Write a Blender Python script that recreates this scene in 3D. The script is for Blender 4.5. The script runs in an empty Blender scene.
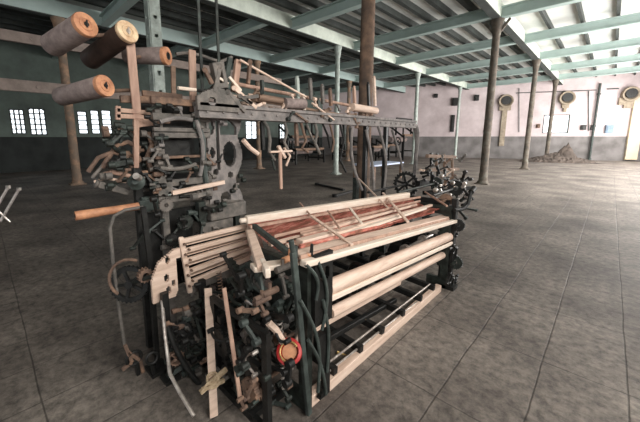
import bpy, bmesh, math, random
from mathutils import Vector, Matrix

# ------------------------------------------------------------------ camera, world, light, exposure
SC = bpy.context.scene
COL = SC.collection
CX, CY, F = 304.0, 189.0, 313.0          # principal point and focal length in pixels of the 640x422 frame
PITCH = math.atan(51 / 313.0)
YAW = math.atan(308 / (313.0 / math.cos(PITCH)))
EYE = 1.6
cam_d = bpy.data.cameras.new('camera')
cam = bpy.data.objects.new('camera', cam_d)
COL.objects.link(cam)
cam.location = (0, 0, EYE)
cam.rotation_euler = (math.pi / 2 - PITCH, 0, YAW)
cam_d.sensor_width = 36
cam_d.lens = F / 640 * 36
cam_d.shift_x = (320 - CX) / 640
cam_d.shift_y = -(211 - CY) / 640
cam_d.clip_start = 0.05
cam_d.clip_end = 300
SC.camera = cam

w = bpy.data.worlds.new('daylight'); SC.world = w; w.use_nodes = True
bg = w.node_tree.nodes['Background']
bg.inputs['Color'].default_value = (0.93, 0.97, 1.0, 1)
bg.inputs['Strength'].default_value = 1.2


def area(name, loc, rot, sx, sy, power, color=(1, 1, 1)):
    l = bpy.data.lights.new(name, 'AREA'); l.shape = 'RECTANGLE'; l.size = sx; l.size_y = sy
    l.energy = power; l.color = color
    o = bpy.data.objects.new(name, l); COL.objects.link(o); o.location = loc; o.rotation_euler = rot
    return o


# daylight through the tall windows along the right, then an added near fill
area('window_daylight_right', (3.0, 20.0, 3.1), (0, math.radians(62), 0), 4.3, 20, 1250, (1, 0.95, 0.91))
area('window_daylight_near', (3.0, 1.0, 3.3), (0, math.radians(62), 0), 2.6, 4, 185, (1, 0.97, 0.92))  # added to brighten the loom; the wall has no window here
# added fill light tilted upward, only there to brighten the ceiling
area('window_ground_bounce', (3.0, 20.0, 1.6), (0, math.radians(125), 0), 1.6, 18, 520, (1, 1, 0.98))
SC.view_settings.view_transform = 'Standard'
SC.view_settings.look = 'None'
SC.view_settings.gamma = 1
SC.view_settings.use_curve_mapping = False
SC.view_settings.exposure = 1.05

# ------------------------------------------------------------------ points from the photograph on known planes
cp, sp_ = math.cos(PITCH), math.sin(PITCH)
cyw, syw = math.cos(YAW), math.sin(YAW)
RX = Vector((cyw, syw, 0)); FW = Vector((-syw * cp, cyw * cp, -sp_)); UP = Vector((-syw * sp_, cyw * sp_, cp))


def ray(px, py):
    return FW + RX * ((px - CX) / F) + UP * (-(py - CY) / F)


def onx(px, py, X):
    d = ray(px, py); t = X / d.x
    return Vector((X, d.y * t, EYE + d.z * t))


def ony(px, py, Y):
    d = ray(px, py); t = Y / d.y
    return Vector((d.x * t, Y, EYE + d.z * t))


def onz(px, py, Z):
    d = ray(px, py); t = (Z - EYE) / d.z
    return Vector((d.x * t, d.y * t, Z))


WP = Vector((-2.8, 30.2, 0)); WD = Vector((0.925, 0.38, 0)).normalized(); WN = Vector((WD.y, -WD.x, 0))   # far wall point, direction, inward normal


def onwall(px, py, off=0.0):
    d = ray(px, py); p0 = WP + WN * off
    t = p0.dot(WN) / d.dot(WN)
    return Vector((0, 0, EYE)) + d * t


# ------------------------------------------------------------------ materials
def mat(name, c1, c2=None, scale=6.0, rough=0.75, metal=0.0, bump=0.25, stretch=(1, 1, 1), c3=None, contrast=0.2, detail=6):
    m = bpy.data.materials.new(name); m.use_nodes = True
    nt = m.node_tree; N = nt.nodes; L = nt.links
    b = N['Principled BSDF']
    b.inputs['Roughness'].default_value = rough; b.inputs['Metallic'].default_value = metal
    c2 = c2 or tuple(x * 0.6 for x in c1)
    tc = N.new('ShaderNodeTexCoord'); mp = N.new('ShaderNodeMapping'); mp.inputs['Scale'].default_value = stretch
    L.new(tc.outputs['Object'], mp.inputs['Vector'])
    nz = N.new('ShaderNodeTexNoise'); nz.inputs['Scale'].default_value = scale; nz.inputs['Detail'].default_value = detail
    nz.inputs['Roughness'].default_value = 0.65
    L.new(mp.outputs['Vector'], nz.inputs['Vector'])
    cr = N.new('ShaderNodeValToRGB'); L.new(nz.outputs['Fac'], cr.inputs['Fac'])
    e = cr.color_ramp.elements
    e[0].position = 0.5 - contrast; e[0].color = (*c2, 1)
    e[1].position = 0.5 + contrast; e[1].color = (*c1, 1)
    if c3:
        k = cr.color_ramp.elements.new(0.5); k.color = (*c3, 1)
    L.new(cr.outputs['Color'], b.inputs['Base Color'])
    bp = N.new('ShaderNodeBump'); bp.inputs['Strength'].default_value = bump; bp.inputs['Distance'].default_value = 0.02
    L.new(nz.outputs['Fac'], bp.inputs['Height']); L.new(bp.outputs['Normal'], b.inputs['Normal'])
    return m


def emit(name, col, s):
    m = bpy.data.materials.new(name); m.use_nodes = True
    b = m.node_tree.nodes['Principled BSDF']
    b.inputs['Base Color'].default_value = (*col, 1); b.inputs['Emission Color'].default_value = (*col, 1)
    b.inputs['Emission Strength'].default_value = s
    return m


M = {}
M['cream'] = mat('pale_wood', (0.84, 0.67, 0.56), (0.46, 0.31, 0.23), 5, 0.6, stretch=(6, 0.7, 6), contrast=0.28, c3=(0.72, 0.54, 0.43))
M['bright'] = mat('bleached_wood', (0.96, 0.87, 0.76), (0.66, 0.50, 0.38), 5, 0.55, stretch=(6, 0.6, 6), contrast=0.3)
M['pink'] = mat('pinkish_wood', (0.60, 0.40, 0.30), (0.34, 0.20, 0.15), 7, 0.65, stretch=(3, 3, 0.5))
M['oldwood'] = mat('old_brown_wood', (0.30, 0.20, 0.14), (0.11, 0.065, 0.045), 5, 0.8, stretch=(3, 0.5, 3))
M['orange'] = mat('orange_wood', (0.72, 0.36, 0.19), (0.36, 0.15, 0.08), 14, 0.6)
M['pale_end'] = mat('pale_end_grain', (0.85, 0.68, 0.45), (0.5, 0.3, 0.17), 14, 0.6)
M['iron'] = mat('dark_green_iron', (0.055, 0.075, 0.065), (0.012, 0.014, 0.013), 14, 0.55, 0.35, 0.35, c3=(0.03, 0.035, 0.03))
M['black'] = mat('black_iron', (0.03, 0.03, 0.028), (0.008, 0.008, 0.008), 16, 0.5, 0.4)
M['green'] = mat('green_painted_iron', (0.075, 0.095, 0.085), (0.02, 0.026, 0.024), 12, 0.6, 0.1)
M['grey'] = mat('dusty_cast_iron', (0.27, 0.235, 0.205), (0.06, 0.06, 0.055), 12, 0.7, 0.15, 0.3, c3=(0.15, 0.135, 0.12), contrast=0.25)
M['palegrey'] = mat('pale_dusty_cast_iron', (0.34, 0.30, 0.275), (0.10, 0.095, 0.09), 11, 0.75, 0.05, 0.3, c3=(0.21, 0.19, 0.18), contrast=0.25)
M['rust'] = mat('rusty_iron', (0.33, 0.20, 0.13), (0.08, 0.05, 0.04), 12, 0.8, 0.1, 0.4, c3=(0.17, 0.11, 0.08))
M['steel'] = mat('worn_bright_steel', (0.75, 0.70, 0.64), (0.30, 0.25, 0.22), 20, 0.35, 0.6, 0.1)
M['roll'] = mat('grey_brown_roller', (0.34, 0.27, 0.25), (0.15, 0.115, 0.105), 14, 0.85, stretch=(1, 1, 1))
M['rolldark'] = mat('dark_brown_roller', (0.085, 0.05, 0.038), (0.03, 0.018, 0.014), 12, 0.6)
M['red'] = mat('red_paint', (0.62, 0.035, 0.03), (0.35, 0.02, 0.02), 10, 0.45)
M['brass'] = mat('dull_brass', (0.62, 0.42, 0.16), (0.25, 0.15, 0.06), 18, 0.45, 0.6)
M['twine'] = mat('twine', (0.62, 0.50, 0.34), (0.32, 0.22, 0.13), 40, 0.9)
M['teal'] = mat('teal_painted_steel', (0.47, 0.575, 0.54), (0.33, 0.42, 0.40), 1.6, 0.6, 0, 0.08, contrast=0.35)
M['teal_pale'] = mat('pale_teal_painted_steel', (0.50, 0.57, 0.52), (0.25, 0.28, 0.25), 5, 0.6, 0, 0.1)
M['beamcream'] = mat('cream_painted_beam', (0.74, 0.80, 0.70), (0.48, 0.53, 0.46), 2, 0.65, 0, 0.08)
M['colrust'] = mat('rust_blotched_column', (0.46, 0.28, 0.17), (0.15, 0.13, 0.105), 3.2, 0.8, 0, 0.3, c3=(0.22, 0.155, 0.11))
M['colbrown'] = mat('dark_rusted_column', (0.24, 0.15, 0.10), (0.07, 0.05, 0.04), 5, 0.85, 0, 0.4, c3=(0.13, 0.085, 0.06))
M['tan'] = mat('stained_tan_iron', (0.42, 0.35, 0.26), (0.20, 0.16, 0.12), 5, 0.85, 0, 0.3)
M['beamtan'] = mat('grey_tan_timber', (0.36, 0.29, 0.25), (0.20, 0.16, 0.14), 3, 0.85, 0, 0.2)
M['colgreen'] = mat('weathered_green_column', (0.17, 0.17, 0.14), (0.055, 0.06, 0.052), 4, 0.85, 0, 0.3, c3=(0.115, 0.09, 0.07))
M['deck'] = mat('limewashed_ceiling_boards', (0.80, 0.83, 0.79), (0.58, 0.57, 0.54), 0.8, 0.85, 0, 0.1, contrast=0.3)
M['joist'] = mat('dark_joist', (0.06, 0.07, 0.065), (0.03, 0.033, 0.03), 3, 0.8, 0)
M['mullion'] = mat('dark_window_frame', (0.06, 0.07, 0.065), (0.03, 0.033, 0.03), 6, 0.7)
M['glow'] = emit('daylit_glass', (0.88, 0.95, 1.0), 1.0)
M['blue'] = mat('faded_blue_paint', (0.26, 0.36, 0.46), (0.15, 0.2, 0.27), 4, 0.7)
M['plaster_yellow'] = mat('flaking_yellow_plaster', (0.80, 0.68, 0.42), (0.45, 0.40, 0.36), 1.6, 0.9, contrast=0.15)
M['rubble'] = mat('rubble_earth', (0.11, 0.085, 0.07), (0.04, 0.032, 0.027), 3, 0.95, bump=0.6)
M['ply_blue'] = mat('pale_blue_sheet', (0.55, 0.62, 0.78), (0.4, 0.46, 0.6), 3, 0.7)


def mat_wall(name, up, up2, low, low2, zsplit, pscale=0.9):
    m = mat(name, up, up2, pscale, 0.9, 0, 0.15, contrast=0.22)
    nt = m.node_tree; N = nt.nodes; L = nt.links; b = N['Principled BSDF']
    up_out = b.inputs['Base Color'].links[0].from_socket
    tc = N.new('ShaderNodeTexCoord')
    n2 = N.new('ShaderNodeTexNoise'); n2.inputs['Scale'].default_value = 1.4; n2.inputs['Detail'].default_value = 7
    L.new(tc.outputs['Object'], n2.inputs['Vector'])
    c2 = N.new('ShaderNodeValToRGB'); L.new(n2.outputs['Fac'], c2.inputs['Fac'])
    c2.color_ramp.elements[0].position = 0.35; c2.color_ramp.elements[0].color = (*low2, 1)
    c2.color_ramp.elements[1].position = 0.65; c2.color_ramp.elements[1].color = (*low, 1)
    sx = N.new('ShaderNodeSeparateXYZ'); L.new(tc.outputs['Object'], sx.inputs['Vector'])
    mth = N.new('ShaderNodeMath'); mth.operation = 'GREATER_THAN'; mth.inputs[1].default_value = zsplit
    L.new(sx.outputs['Z'], mth.inputs[0])
    mx = N.new('ShaderNodeMix'); mx.data_type = 'RGBA'
    L.new(mth.outputs[0], mx.inputs[0]); L.new(c2.outputs['Color'], mx.inputs[6]); L.new(up_out, mx.inputs[7])
    L.new(mx.outputs[2], b.inputs['Base Color'])
    return m


M['wall_far'] = mat_wall('pink_limewash_over_grey_dado', (0.66, 0.57, 0.57), (0.46, 0.38, 0.38), (0.22, 0.205, 0.20), (0.13, 0.12, 0.115), 1.72)
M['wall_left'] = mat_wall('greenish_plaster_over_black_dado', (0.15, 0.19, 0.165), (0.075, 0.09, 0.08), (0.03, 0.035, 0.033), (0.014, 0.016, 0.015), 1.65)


def mat_floor():
    m = bpy.data.materials.new('worn_stone_slab_floor'); m.use_nodes = True
    nt = m.node_tree; N = nt.nodes; L = nt.links; b = N['Principled BSDF']
    tc = N.new('ShaderNodeTexCoord')
    mp = N.new('ShaderNodeMapping'); mp.inputs['Rotation'].default_value = (0, 0, math.pi / 2)
    mp.inputs['Location'].default_value = (FLOOR_OFF[0], FLOOR_OFF[1], 0)
    L.new(tc.outputs['Object'], mp.inputs['Vector'])
    # wobble so that the joints are not ruled lines
    nw = N.new('ShaderNodeTexNoise'); nw.inputs['Scale'].default_value = 2.2; nw.inputs['Detail'].default_value = 4
    L.new(tc.outputs['Object'], nw.inputs['Vector'])
    vm = N.new('ShaderNodeVectorMath'); vm.operation = 'SCALE'; vm.inputs['Scale'].default_value = 0.03
    L.new(nw.outputs['Color'], vm.inputs[0])
    va = N.new('ShaderNodeVectorMath'); va.operation = 'ADD'
    L.new(mp.outputs['Vector'], va.inputs[0]); L.new(vm.outputs[0], va.inputs[1])
    br = N.new('ShaderNodeTexBrick'); L.new(va.outputs[0], br.inputs['Vector'])
    br.inputs['Scale'].default_value = 1.0; br.inputs['Brick Width'].default_value = 0.86; br.inputs['Row Height'].default_value = 0.43; br.offset = 0.0
    br.inputs['Mortar Size'].default_value = 0.006; br.inputs['Mortar Smooth'].default_value = 0.6
    br.inputs['Color1'].default_value = (0.9, 0.9, 0.9, 1); br.inputs['Color2'].default_value = (1, 1, 1, 1)
    br.inputs['Mortar'].default_value = (0.45, 0.45, 0.45, 1)
    n1 = N.new('ShaderNodeTexNoise'); n1.inputs['Scale'].default_value = 1.1; n1.inputs['Detail'].default_value = 8; n1.inputs['Roughness'].default_value = 0.5
    L.new(tc.outputs['Object'], n1.inputs['Vector'])
    cr = N.new('ShaderNodeValToRGB'); L.new(n1.outputs['Fac'], cr.inputs['Fac'])
    e = cr.color_ramp.elements
    e[0].position = 0.33; e[0].color = (0.092, 0.078, 0.069, 1)
    e[1].position = 0.68; e[1].color = (0.25, 0.22, 0.192, 1)
    n3 = N.new('ShaderNodeTexNoise'); n3.inputs['Scale'].default_value = 14; n3.inputs['Detail'].default_value = 8; n3.inputs['Roughness'].default_value = 0.75
    L.new(tc.outputs['Object'], n3.inputs['Vector'])
    c3 = N.new('ShaderNodeValToRGB'); L.new(n3.outputs['Fac'], c3.inputs['Fac'])
    c3.color_ramp.elements[0].position = 0.35; c3.color_ramp.elements[0].color = (0.42, 0.42, 0.42, 1)
    c3.color_ramp.elements[1].position = 0.62; c3.color_ramp.elements[1].color = (1.35, 1.33, 1.3, 1)
    def mul(a, c):
        x = N.new('ShaderNodeMix'); x.data_type = 'RGBA'; x.blend_type = 'MULTIPLY'; x.inputs[0].default_value = 1
        L.new(a, x.inputs[6]); L.new(c, x.inputs[7]); return x.outputs[2]
    col = mul(mul(cr.outputs['Color'], br.outputs['Color']), c3.outputs['Color'])
    L.new(col, b.inputs['Base Color'])
    b.inputs['Roughness'].default_value = 0.62
    b.inputs['Specular IOR Level'].default_value = 0.35
    bp = N.new('ShaderNodeBump'); bp.inputs['Strength'].default_value = 0.5; bp.inputs['Distance'].default_value = 0.02
    ad = N.new('ShaderNodeMath'); ad.operation = 'ADD'
    L.new(n3.outputs['Fac'], ad.inputs[0]); L.new(br.outputs['Fac'], ad.inputs[1])
    sb = N.new('ShaderNodeMath'); sb.operation = 'SUBTRACT'
    L.new(n3.outputs['Fac'], sb.inputs[0]); L.new(br.outputs['Fac'], sb.inputs[1])
    L.new(sb.outputs[0], bp.inputs['Height']); L.new(bp.outputs['Normal'], b.inputs['Normal'])
    return m


FLOOR_OFF = (0.075, 0.165)
M['floor'] = mat_floor()


def mat_yarn():
    m = bpy.data.materials.new('red_brown_warp_yarn'); m.use_nodes = True
    nt = m.node_tree; N = nt.nodes; L = nt.links; b = N['Principled BSDF']
    tc = N.new('ShaderNodeTexCoord'); mp = N.new('ShaderNodeMapping'); mp.inputs['Scale'].default_value = (14, 1.3, 4)
    L.new(tc.outputs['Object'], mp.inputs['Vector'])
    nz = N.new('ShaderNodeTexNoise'); nz.inputs['Scale'].default_value = 3.2; nz.inputs['Detail'].default_value = 8; nz.inputs['Roughness'].default_value = 0.7
    L.new(mp.outputs['Vector'], nz.inputs['Vector'])
    cr = N.new('ShaderNodeValToRGB'); L.new(nz.outputs['Fac'], cr.inputs['Fac'])
    e = cr.color_ramp.elements
    e[0].position = 0.3; e[0].color = (0.14, 0.05, 0.035, 1)
    e[1].position = 0.7; e[1].color = (0.78, 0.52, 0.40, 1)
    for p, c in ((0.42, (0.28, 0.13, 0.08, 1)), (0.5, (0.55, 0.16, 0.12, 1)), (0.57, (0.66, 0.30, 0.23, 1))):
        k = e.new(p); k.color = c
    L.new(cr.outputs['Color'], b.inputs['Base Color']); b.inputs['Roughness'].default_value = 0.95
    return m


M['yarn'] = mat_yarn()

# ------------------------------------------------------------------ mesh helpers
class MB:
    def __init__(self):
        self.bm = bmesh.new()

    def box(self, c, s, rz=0.0, rot=None):
        R = rot if rot is not None else Matrix.Rotation(rz, 4, 'Z')
        mtx = Matrix.Translation(Vector(c)) @ R @ Matrix.Diagonal((s[0], s[1], s[2], 1))
        bmesh.ops.create_cube(self.bm, size=1, matrix=mtx)
        return self

    def bar(self, p, q, wd, ht, up=(0, 0, 1)):
        """rectangular bar from p to q: ht along up, wd across"""
        p, q = Vector(p), Vector(q); d = q - p; ln = d.length
        if ln < 1e-6: return self
        y = d / ln; u = Vector(up)
        if abs(u.dot(y)) > 0.97: u = Vector((1, 0, 0))
        x = y.cross(u).normalized(); z = x.cross(y).normalized()
        R = Matrix((x, y, z)).transposed().to_4x4()
        mtx = Matrix.Translation((p + q) / 2) @ R @ Matrix.Diagonal((wd, ln, ht, 1))
        bmesh.ops.create_cube(self.bm, size=1, matrix=mtx)
        return self

    def cyl(self, p, q, r, r2=None, seg=16):
        p, q = Vector(p), Vector(q); d = q - p; ln = d.length
        if ln < 1e-6: return self
        R = d.to_track_quat('Z', 'Y').to_matrix().to_4x4()
        bmesh.ops.create_cone(self.bm, cap_ends=True, segments=seg, radius1=r, radius2=r if r2 is None else r2, depth=ln,
                              matrix=Matrix.Translation((p + q) / 2) @ R)
        return self

    def tube(self, pts, r, seg=8):
        pts = [Vector(p) for p in pts]
        rings = []
        n = len(pts)
        ref = None
        for i, p in enumerate(pts):
            t = (pts[min(i + 1, n - 1)] - pts[max(i - 1, 0)]).normalized()
            if ref is None:
                ref = t.orthogonal().normalized()
            a = (ref - t * ref.dot(t))
            a = a.normalized() if a.length > 1e-5 else t.orthogonal().normalized()
            ref = a; b = t.cross(a)
            rr = r[i] if isinstance(r, (list, tuple)) else r
            rings.append([self.bm.verts.new(p + (a * math.cos(k * 2 * math.pi / seg) + b * math.sin(k * 2 * math.pi / seg)) * rr) for k in range(seg)])
        for i in range(n - 1):
            for k in range(seg):
                self.bm.faces.new((rings[i][k], rings[i][(k + 1) % seg], rings[i + 1][(k + 1) % seg], rings[i + 1][k]))
        self.bm.faces.new(list(reversed(rings[0]))); self.bm.faces.new(rings[-1])
        return self

    def ring(self, c, axis, R, r, seg=28, sec=8, a0=0.0, a1=2 * math.pi):
        axis = Vector(axis).normalized(); u = axis.orthogonal().normalized(); v = axis.cross(u); c = Vector(c)
        full = abs(a1 - a0 - 2 * math.pi) < 1e-6
        n = seg if full else seg + 1
        rings = []
        for i in range(n):
            a = a0 + (a1 - a0) * i / seg
            rd = u * math.cos(a) + v * math.sin(a)
            rings.append([self.bm.verts.new(c + rd * (R + r * math.cos(k * 2 * math.pi / sec)) + axis * r * math.sin(k * 2 * math.pi / sec)) for k in range(sec)])
        for i in range(n if full else n - 1):
            j = (i + 1) % n
            for k in range(sec):
                self.bm.faces.new((rings[i][k], rings[i][(k + 1) % sec], rings[j][(k + 1) % sec], rings[j][k]))
        if not full:
            self.bm.faces.new(rings[0]); self.bm.faces.new(list(reversed(rings[-1])))
        return self

    def lathe(self, p, axis, prof, seg=24):
        """prof: list of (distance along axis, radius)"""
        axis = Vector(axis).normalized(); u = axis.orthogonal().normalized(); v = axis.cross(u); p = Vector(p)
        rings = []
        for d, r in prof:
            rings.append([self.bm.verts.new(p + axis * d + (u * math.cos(k * 2 * math.pi / seg) + v * math.sin(k * 2 * math.pi / seg)) * max(r, 1e-4)) for k in range(seg)])
        for i in range(len(rings) - 1):
            for k in range(seg):
                self.bm.faces.new((rings[i][k], rings[i][(k + 1) % seg], rings[i + 1][(k + 1) % seg], rings[i + 1][k]))
        self.bm.faces.new(list(reversed(rings[0]))); self.bm.faces.new(rings[-1])
        return self

    def gear(self, c, axis, R, th, teeth=20, depth=0.14, bore=0.2, spokes=0):
        axis = Vector(axis).normalized(); u = axis.orthogonal().normalized(); v = axis.cross(u); c = Vector(c)
        n = teeth * 4
        rin = R * (0.72 if spokes else bore)
        lo, li, hi, hi2 = [], [], [], []
        for i in range(n):
            a = i * 2 * math.pi / n
            ro = R if (i % 4) < 2 else R * (1 - depth)
            rd = u * math.cos(a) + v * math.sin(a)
            lo.append(self.bm.verts.new(c + rd * ro - axis * th / 2)); hi.append(self.bm.verts.new(c + rd * ro + axis * th / 2))
            li.append(self.bm.verts.new(c + rd * rin - axis * th / 2)); hi2.append(self.bm.verts.new(c + rd * rin + axis * th / 2))
        for i in range(n):
            j = (i + 1) % n
            self.bm.faces.new((lo[i], lo[j], hi[j], hi[i])); self.bm.faces.new((li[j], li[i], hi2[i], hi2[j]))
            self.bm.faces.new((lo[j], lo[i], li[i], li[j])); self.bm.faces.new((hi[i], hi[j], hi2[j], hi2[i]))
        if spokes:
            for s in range(spokes):
                a = s * 2 * math.pi / spokes
                rd = u * math.cos(a) + v * math.sin(a)
                self.bar(c + rd * R * 0.12, c + rd * R * 0.76, R * 0.16, th * 0.6, axis)
            self.cyl(c - axis * th * 0.9, c + axis * th * 0.9, R * 0.22, seg=14)
        return self

    def plate(self, o, ex, ey, w_, h_, th, fn, res=0.02):
        """cast plate: fn(u, v) true where there is metal, u in 0..w, v in 0..h"""
        o, ex, ey = Vector(o), Vector(ex).normalized(), Vector(ey).normalized()
        nrm = ex.cross(ey).normalized() * th
        nx, ny = max(1, int(round(w_ / res))), max(1, int(round(h_ / res)))
        dx, dy = w_ / nx, h_ / ny
        cell = [[fn((i + .5) * dx, (j + .5) * dy) for j in range(ny)] for i in range(nx)]
        cache = {}
        def V(i, j, k):
            key = (i, j, k)
            if key not in cache:
                cache[key] = self.bm.verts.new(o + ex * i * dx + ey * j * dy + nrm * k)
            return cache[key]
        g = lambda i, j: 0 <= i < nx and 0 <= j < ny and cell[i][j]
        for i in range(nx):
            for j in range(ny):
                if not cell[i][j]: continue
                self.bm.faces.new((V(i, j, 1), V(i + 1, j, 1), V(i + 1, j + 1, 1), V(i, j + 1, 1)))
                self.bm.faces.new((V(i, j, 0), V(i, j + 1, 0), V(i + 1, j + 1, 0), V(i + 1, j, 0)))
                if not g(i - 1, j): self.bm.faces.new((V(i, j, 0), V(i, j, 1), V(i, j + 1, 1), V(i, j + 1, 0)))
                if not g(i + 1, j): self.bm.faces.new((V(i + 1, j, 0), V(i + 1, j + 1, 0), V(i + 1, j + 1, 1), V(i + 1, j, 1)))
                if not g(i, j - 1): self.bm.faces.new((V(i, j, 0), V(i + 1, j, 0), V(i + 1, j, 1), V(i, j, 1)))
                if not g(i, j + 1): self.bm.faces.new((V(i, j + 1, 0), V(i, j + 1, 1), V(i + 1, j + 1, 1), V(i + 1, j + 1, 0)))
        return self

    def spring(self, p, q, R, r, turns=12):
        p, q = Vector(p), Vector(q); d = q - p; ax = d.normalized(); u = ax.orthogonal().normalized(); v = ax.cross(u)
        n = turns * 8
        return self.tube([p + d * (i / n) + (u * math.cos(i * math.pi / 4) + v * math.sin(i * math.pi / 4)) * R for i in range(n + 1)], r, 5)

    def build(self, name, material, parent=None, bevel=0.0, smooth=True, loc=None):
        me = bpy.data.meshes.new(name)
        bmesh.ops.recalc_face_normals(self.bm, faces=self.bm.faces[:])
        if loc is not None:
            bmesh.ops.translate(self.bm, verts=self.bm.verts[:], vec=-Vector(loc))
        if smooth:
            for f in self.bm.faces: f.smooth = True
            for e in self.bm.edges:
                if len(e.link_faces) == 2 and e.calc_face_angle(0) > 0.6: e.smooth = False
        self.bm.to_mesh(me); self.bm.free()
        me.materials.append(material)
        o = bpy.data.objects.new(name, me); COL.objects.link(o)
        if loc is not None: o.location = loc
        if parent is not None:
            o.parent = parent
            if parent.type == 'EMPTY' and loc is None:
                o.matrix_parent_inverse = Matrix.Translation(-Vector(parent.location))
        if bevel:
            md = o.modifiers.new('bevel', 'BEVEL'); md.width = bevel; md.segments = 2; md.limit_method = 'ANGLE'
        return o


def tag(o, label=None, cat=None, group=None, kind=None):
    if label: o['label'] = label
    if cat: o['category'] = cat
    if group: o['group'] = group
    if kind: o['kind'] = kind
    return o


def thing(name, label, cat, loc, group=None):
    o = bpy.data.objects.new(name, None); COL.objects.link(o); o.location = loc; o.empty_display_size = 0.1
    return tag(o, label, cat, group)


def struct(o):
    o['kind'] = 'structure'; return o


def arc(p, q, bulge, n=10):
    """points of a curved bar from p to q bowed by the vector bulge"""
    p, q, b = Vector(p), Vector(q), Vector(bulge)
    return [p.lerp(q, i / n) + b * math.sin(math.pi * i / n) for i in range(n + 1)]


# ------------------------------------------------------------------ room shell
X_L, X_R, Y_B = -20.0, 3.4, -9.0
BEAM_Z = 5.4
def wall_y(x):
    return WP.y + (x - WP.x) * WD.y / WD.x
b = MB()
vs = [(X_L - .4, Y_B), (X_R + 6, Y_B), (X_R + 6, wall_y(X_R + 6)), (X_L - .4, wall_y(X_L - .4))]
bot = [b.bm.verts.new((x, y, -0.2)) for x, y in vs]; top = [b.bm.verts.new((x, y, 0)) for x, y in vs]
b.bm.faces.new(top); b.bm.faces.new(list(reversed(bot)))
for i in range(4):
    j = (i + 1) % 4; b.bm.faces.new((bot[i], bot[j], top[j], top[i]))
struct(b.build('floor', M['floor']))

b = MB()
vs = [(X_L - .4, Y_B), (X_R + .3, Y_B), (X_R + .3, wall_y(X_R + .3)), (X_L - .4, wall_y(X_L - .4))]
bot = [b.bm.verts.new((x, y, 6.02)) for x, y in vs]; top = [b.bm.verts.new((x, y, 6.15)) for x, y in vs]
b.bm.faces.new(top); b.bm.faces.new(list(reversed(bot)))
for i in range(4):
    j = (i + 1) % 4; b.bm.faces.new((bot[i], bot[j], top[j], top[i]))
ceiling = struct(b.build('ceiling', M['deck']))
x = X_L + 0.5
while x < X_R - 0.2:
    if min(abs(x - q_) for q_ in (-3.1, -8.7, -13.2)) > 0.2:
        wj = 0.09 if x > -3.1 else 0.15
        b = MB(); b.box((x, (Y_B + wall_y(x)) / 2, 5.92), (wj, wall_y(x) - Y_B - 0.1, 0.2)); b.build('joist', M['joist'], ceiling)
    x += 0.71 if x < -3.3 else 0.95

# far wall with a window opening
wl = (X_L - WP.x) / WD.x - 0.4; wr = (X_R + 6 - WP.x) / WD.x
p1, p2 = onwall(544, 115), onwall(568, 133)
def wu(p): return (p - WP).dot(WD)
W1 = (wu(p1), wu(p2), p2.z, p1.z)
def wall_with_holes(name, o, ex, L_, H, holes, th, material, nrm):
    """strips around rectangular holes (u0,u1,z0,z1)"""
    b = MB(); us = sorted({0, L_, *[h[0] for h in holes], *[h[1] for h in holes]}); zs = sorted({0, H, *[h[2] for h in holes], *[h[3] for h in holes]})
    ex = Vector(ex)
    for i in range(len(us) - 1):
        for j in range(len(zs) - 1):
            uc, zc = (us[i] + us[i + 1]) / 2, (zs[j] + zs[j + 1]) / 2
            if any(h[0] < uc < h[1] and h[2] < zc < h[3] for h in holes): continue
            c = Vector(o) + ex * uc + Vector((0, 0, zc)) - Vector(nrm) * th / 2
            b.bar(c - ex * (us[i + 1] - us[i]) / 2, c + ex * (us[i + 1] - us[i]) / 2, th, zs[j + 1] - zs[j])
    bmesh.ops.remove_doubles(b.bm, verts=b.bm.verts[:], dist=1e-4)
    return struct(b.build(name, material, smooth=False))
wall_with_holes('wall_far', WP + WD * wl, WD, wr - wl, 6.15, [(W1[0] - wl, W1[1] - wl, W1[2], W1[3])], 0.4, M['wall_far'], WN)


def window(name, o, ex, nrm, W, H, cols, rows, arch=0.0, recess=0.03, glow=None):
    """frame, glazing bars and one lit pane sheet, set back in the wall"""
    o, ex, nrm = Vector(o), Vector(ex), Vector(nrm)
    root = struct(bpy.data.objects.new(name, None)); COL.objects.link(root); root.location = o
    q = o - nrm * recess; Z = Vector((0, 0, 1))
    b = MB(); t = 0.07 if W > 1.2 else 0.05
    b.bar(q + ex * t / 2, q + ex * t / 2 + Z * H, t, t, ex); b.bar(q + ex * (W - t / 2), q + ex * (W - t / 2) + Z * H, t, t, ex)
    b.bar(q + Z * t / 2, q + ex * W + Z * t / 2, t, t); b.bar(q + Z * (H - t / 2), q + ex * W + Z * (H - t / 2), t, t)
    b.build('window_frame', M['mullion'], root)
    b = MB()
    for i in range(1, cols): b.bar(q + ex * W * i / cols, q + ex * W * i / cols + Z * H, 0.05, 0.06, ex)
    for j in range(1, rows): b.bar(q + Z * H * j / rows, q + ex * W + Z * H * j / rows, 0.05, 0.05)
    b.build('glazing_bars', M['mullion'], root)
    b = MB(); b.bar(q - nrm * 0.04 + Z * H / 2, q - nrm * 0.04 + ex * W + Z * H / 2, 0.012, H); b.build('pane', glow or M['glow'], root)
    if arch:
        # the masonry corners that round off the window head
        b = MB()
        b.plate(o + Z * (H - arch) - nrm * 0.16, ex, Z, W, arch + 0.02, 0.10,
                lambda u, v: v > arch * math.sqrt(max(0, 1 - ((u - W / 2) / (W / 2)) ** 2)) ** 0.7 - 0.0, 0.05)
        b.build('window_head', M['wall_left'], root)
    return root


window('window_1', WP + WD * W1[0] + Vector((0, 0, W1[2])), WD, WN, W1[1] - W1[0], W1[3] - W1[2], 1, 1)

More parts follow.
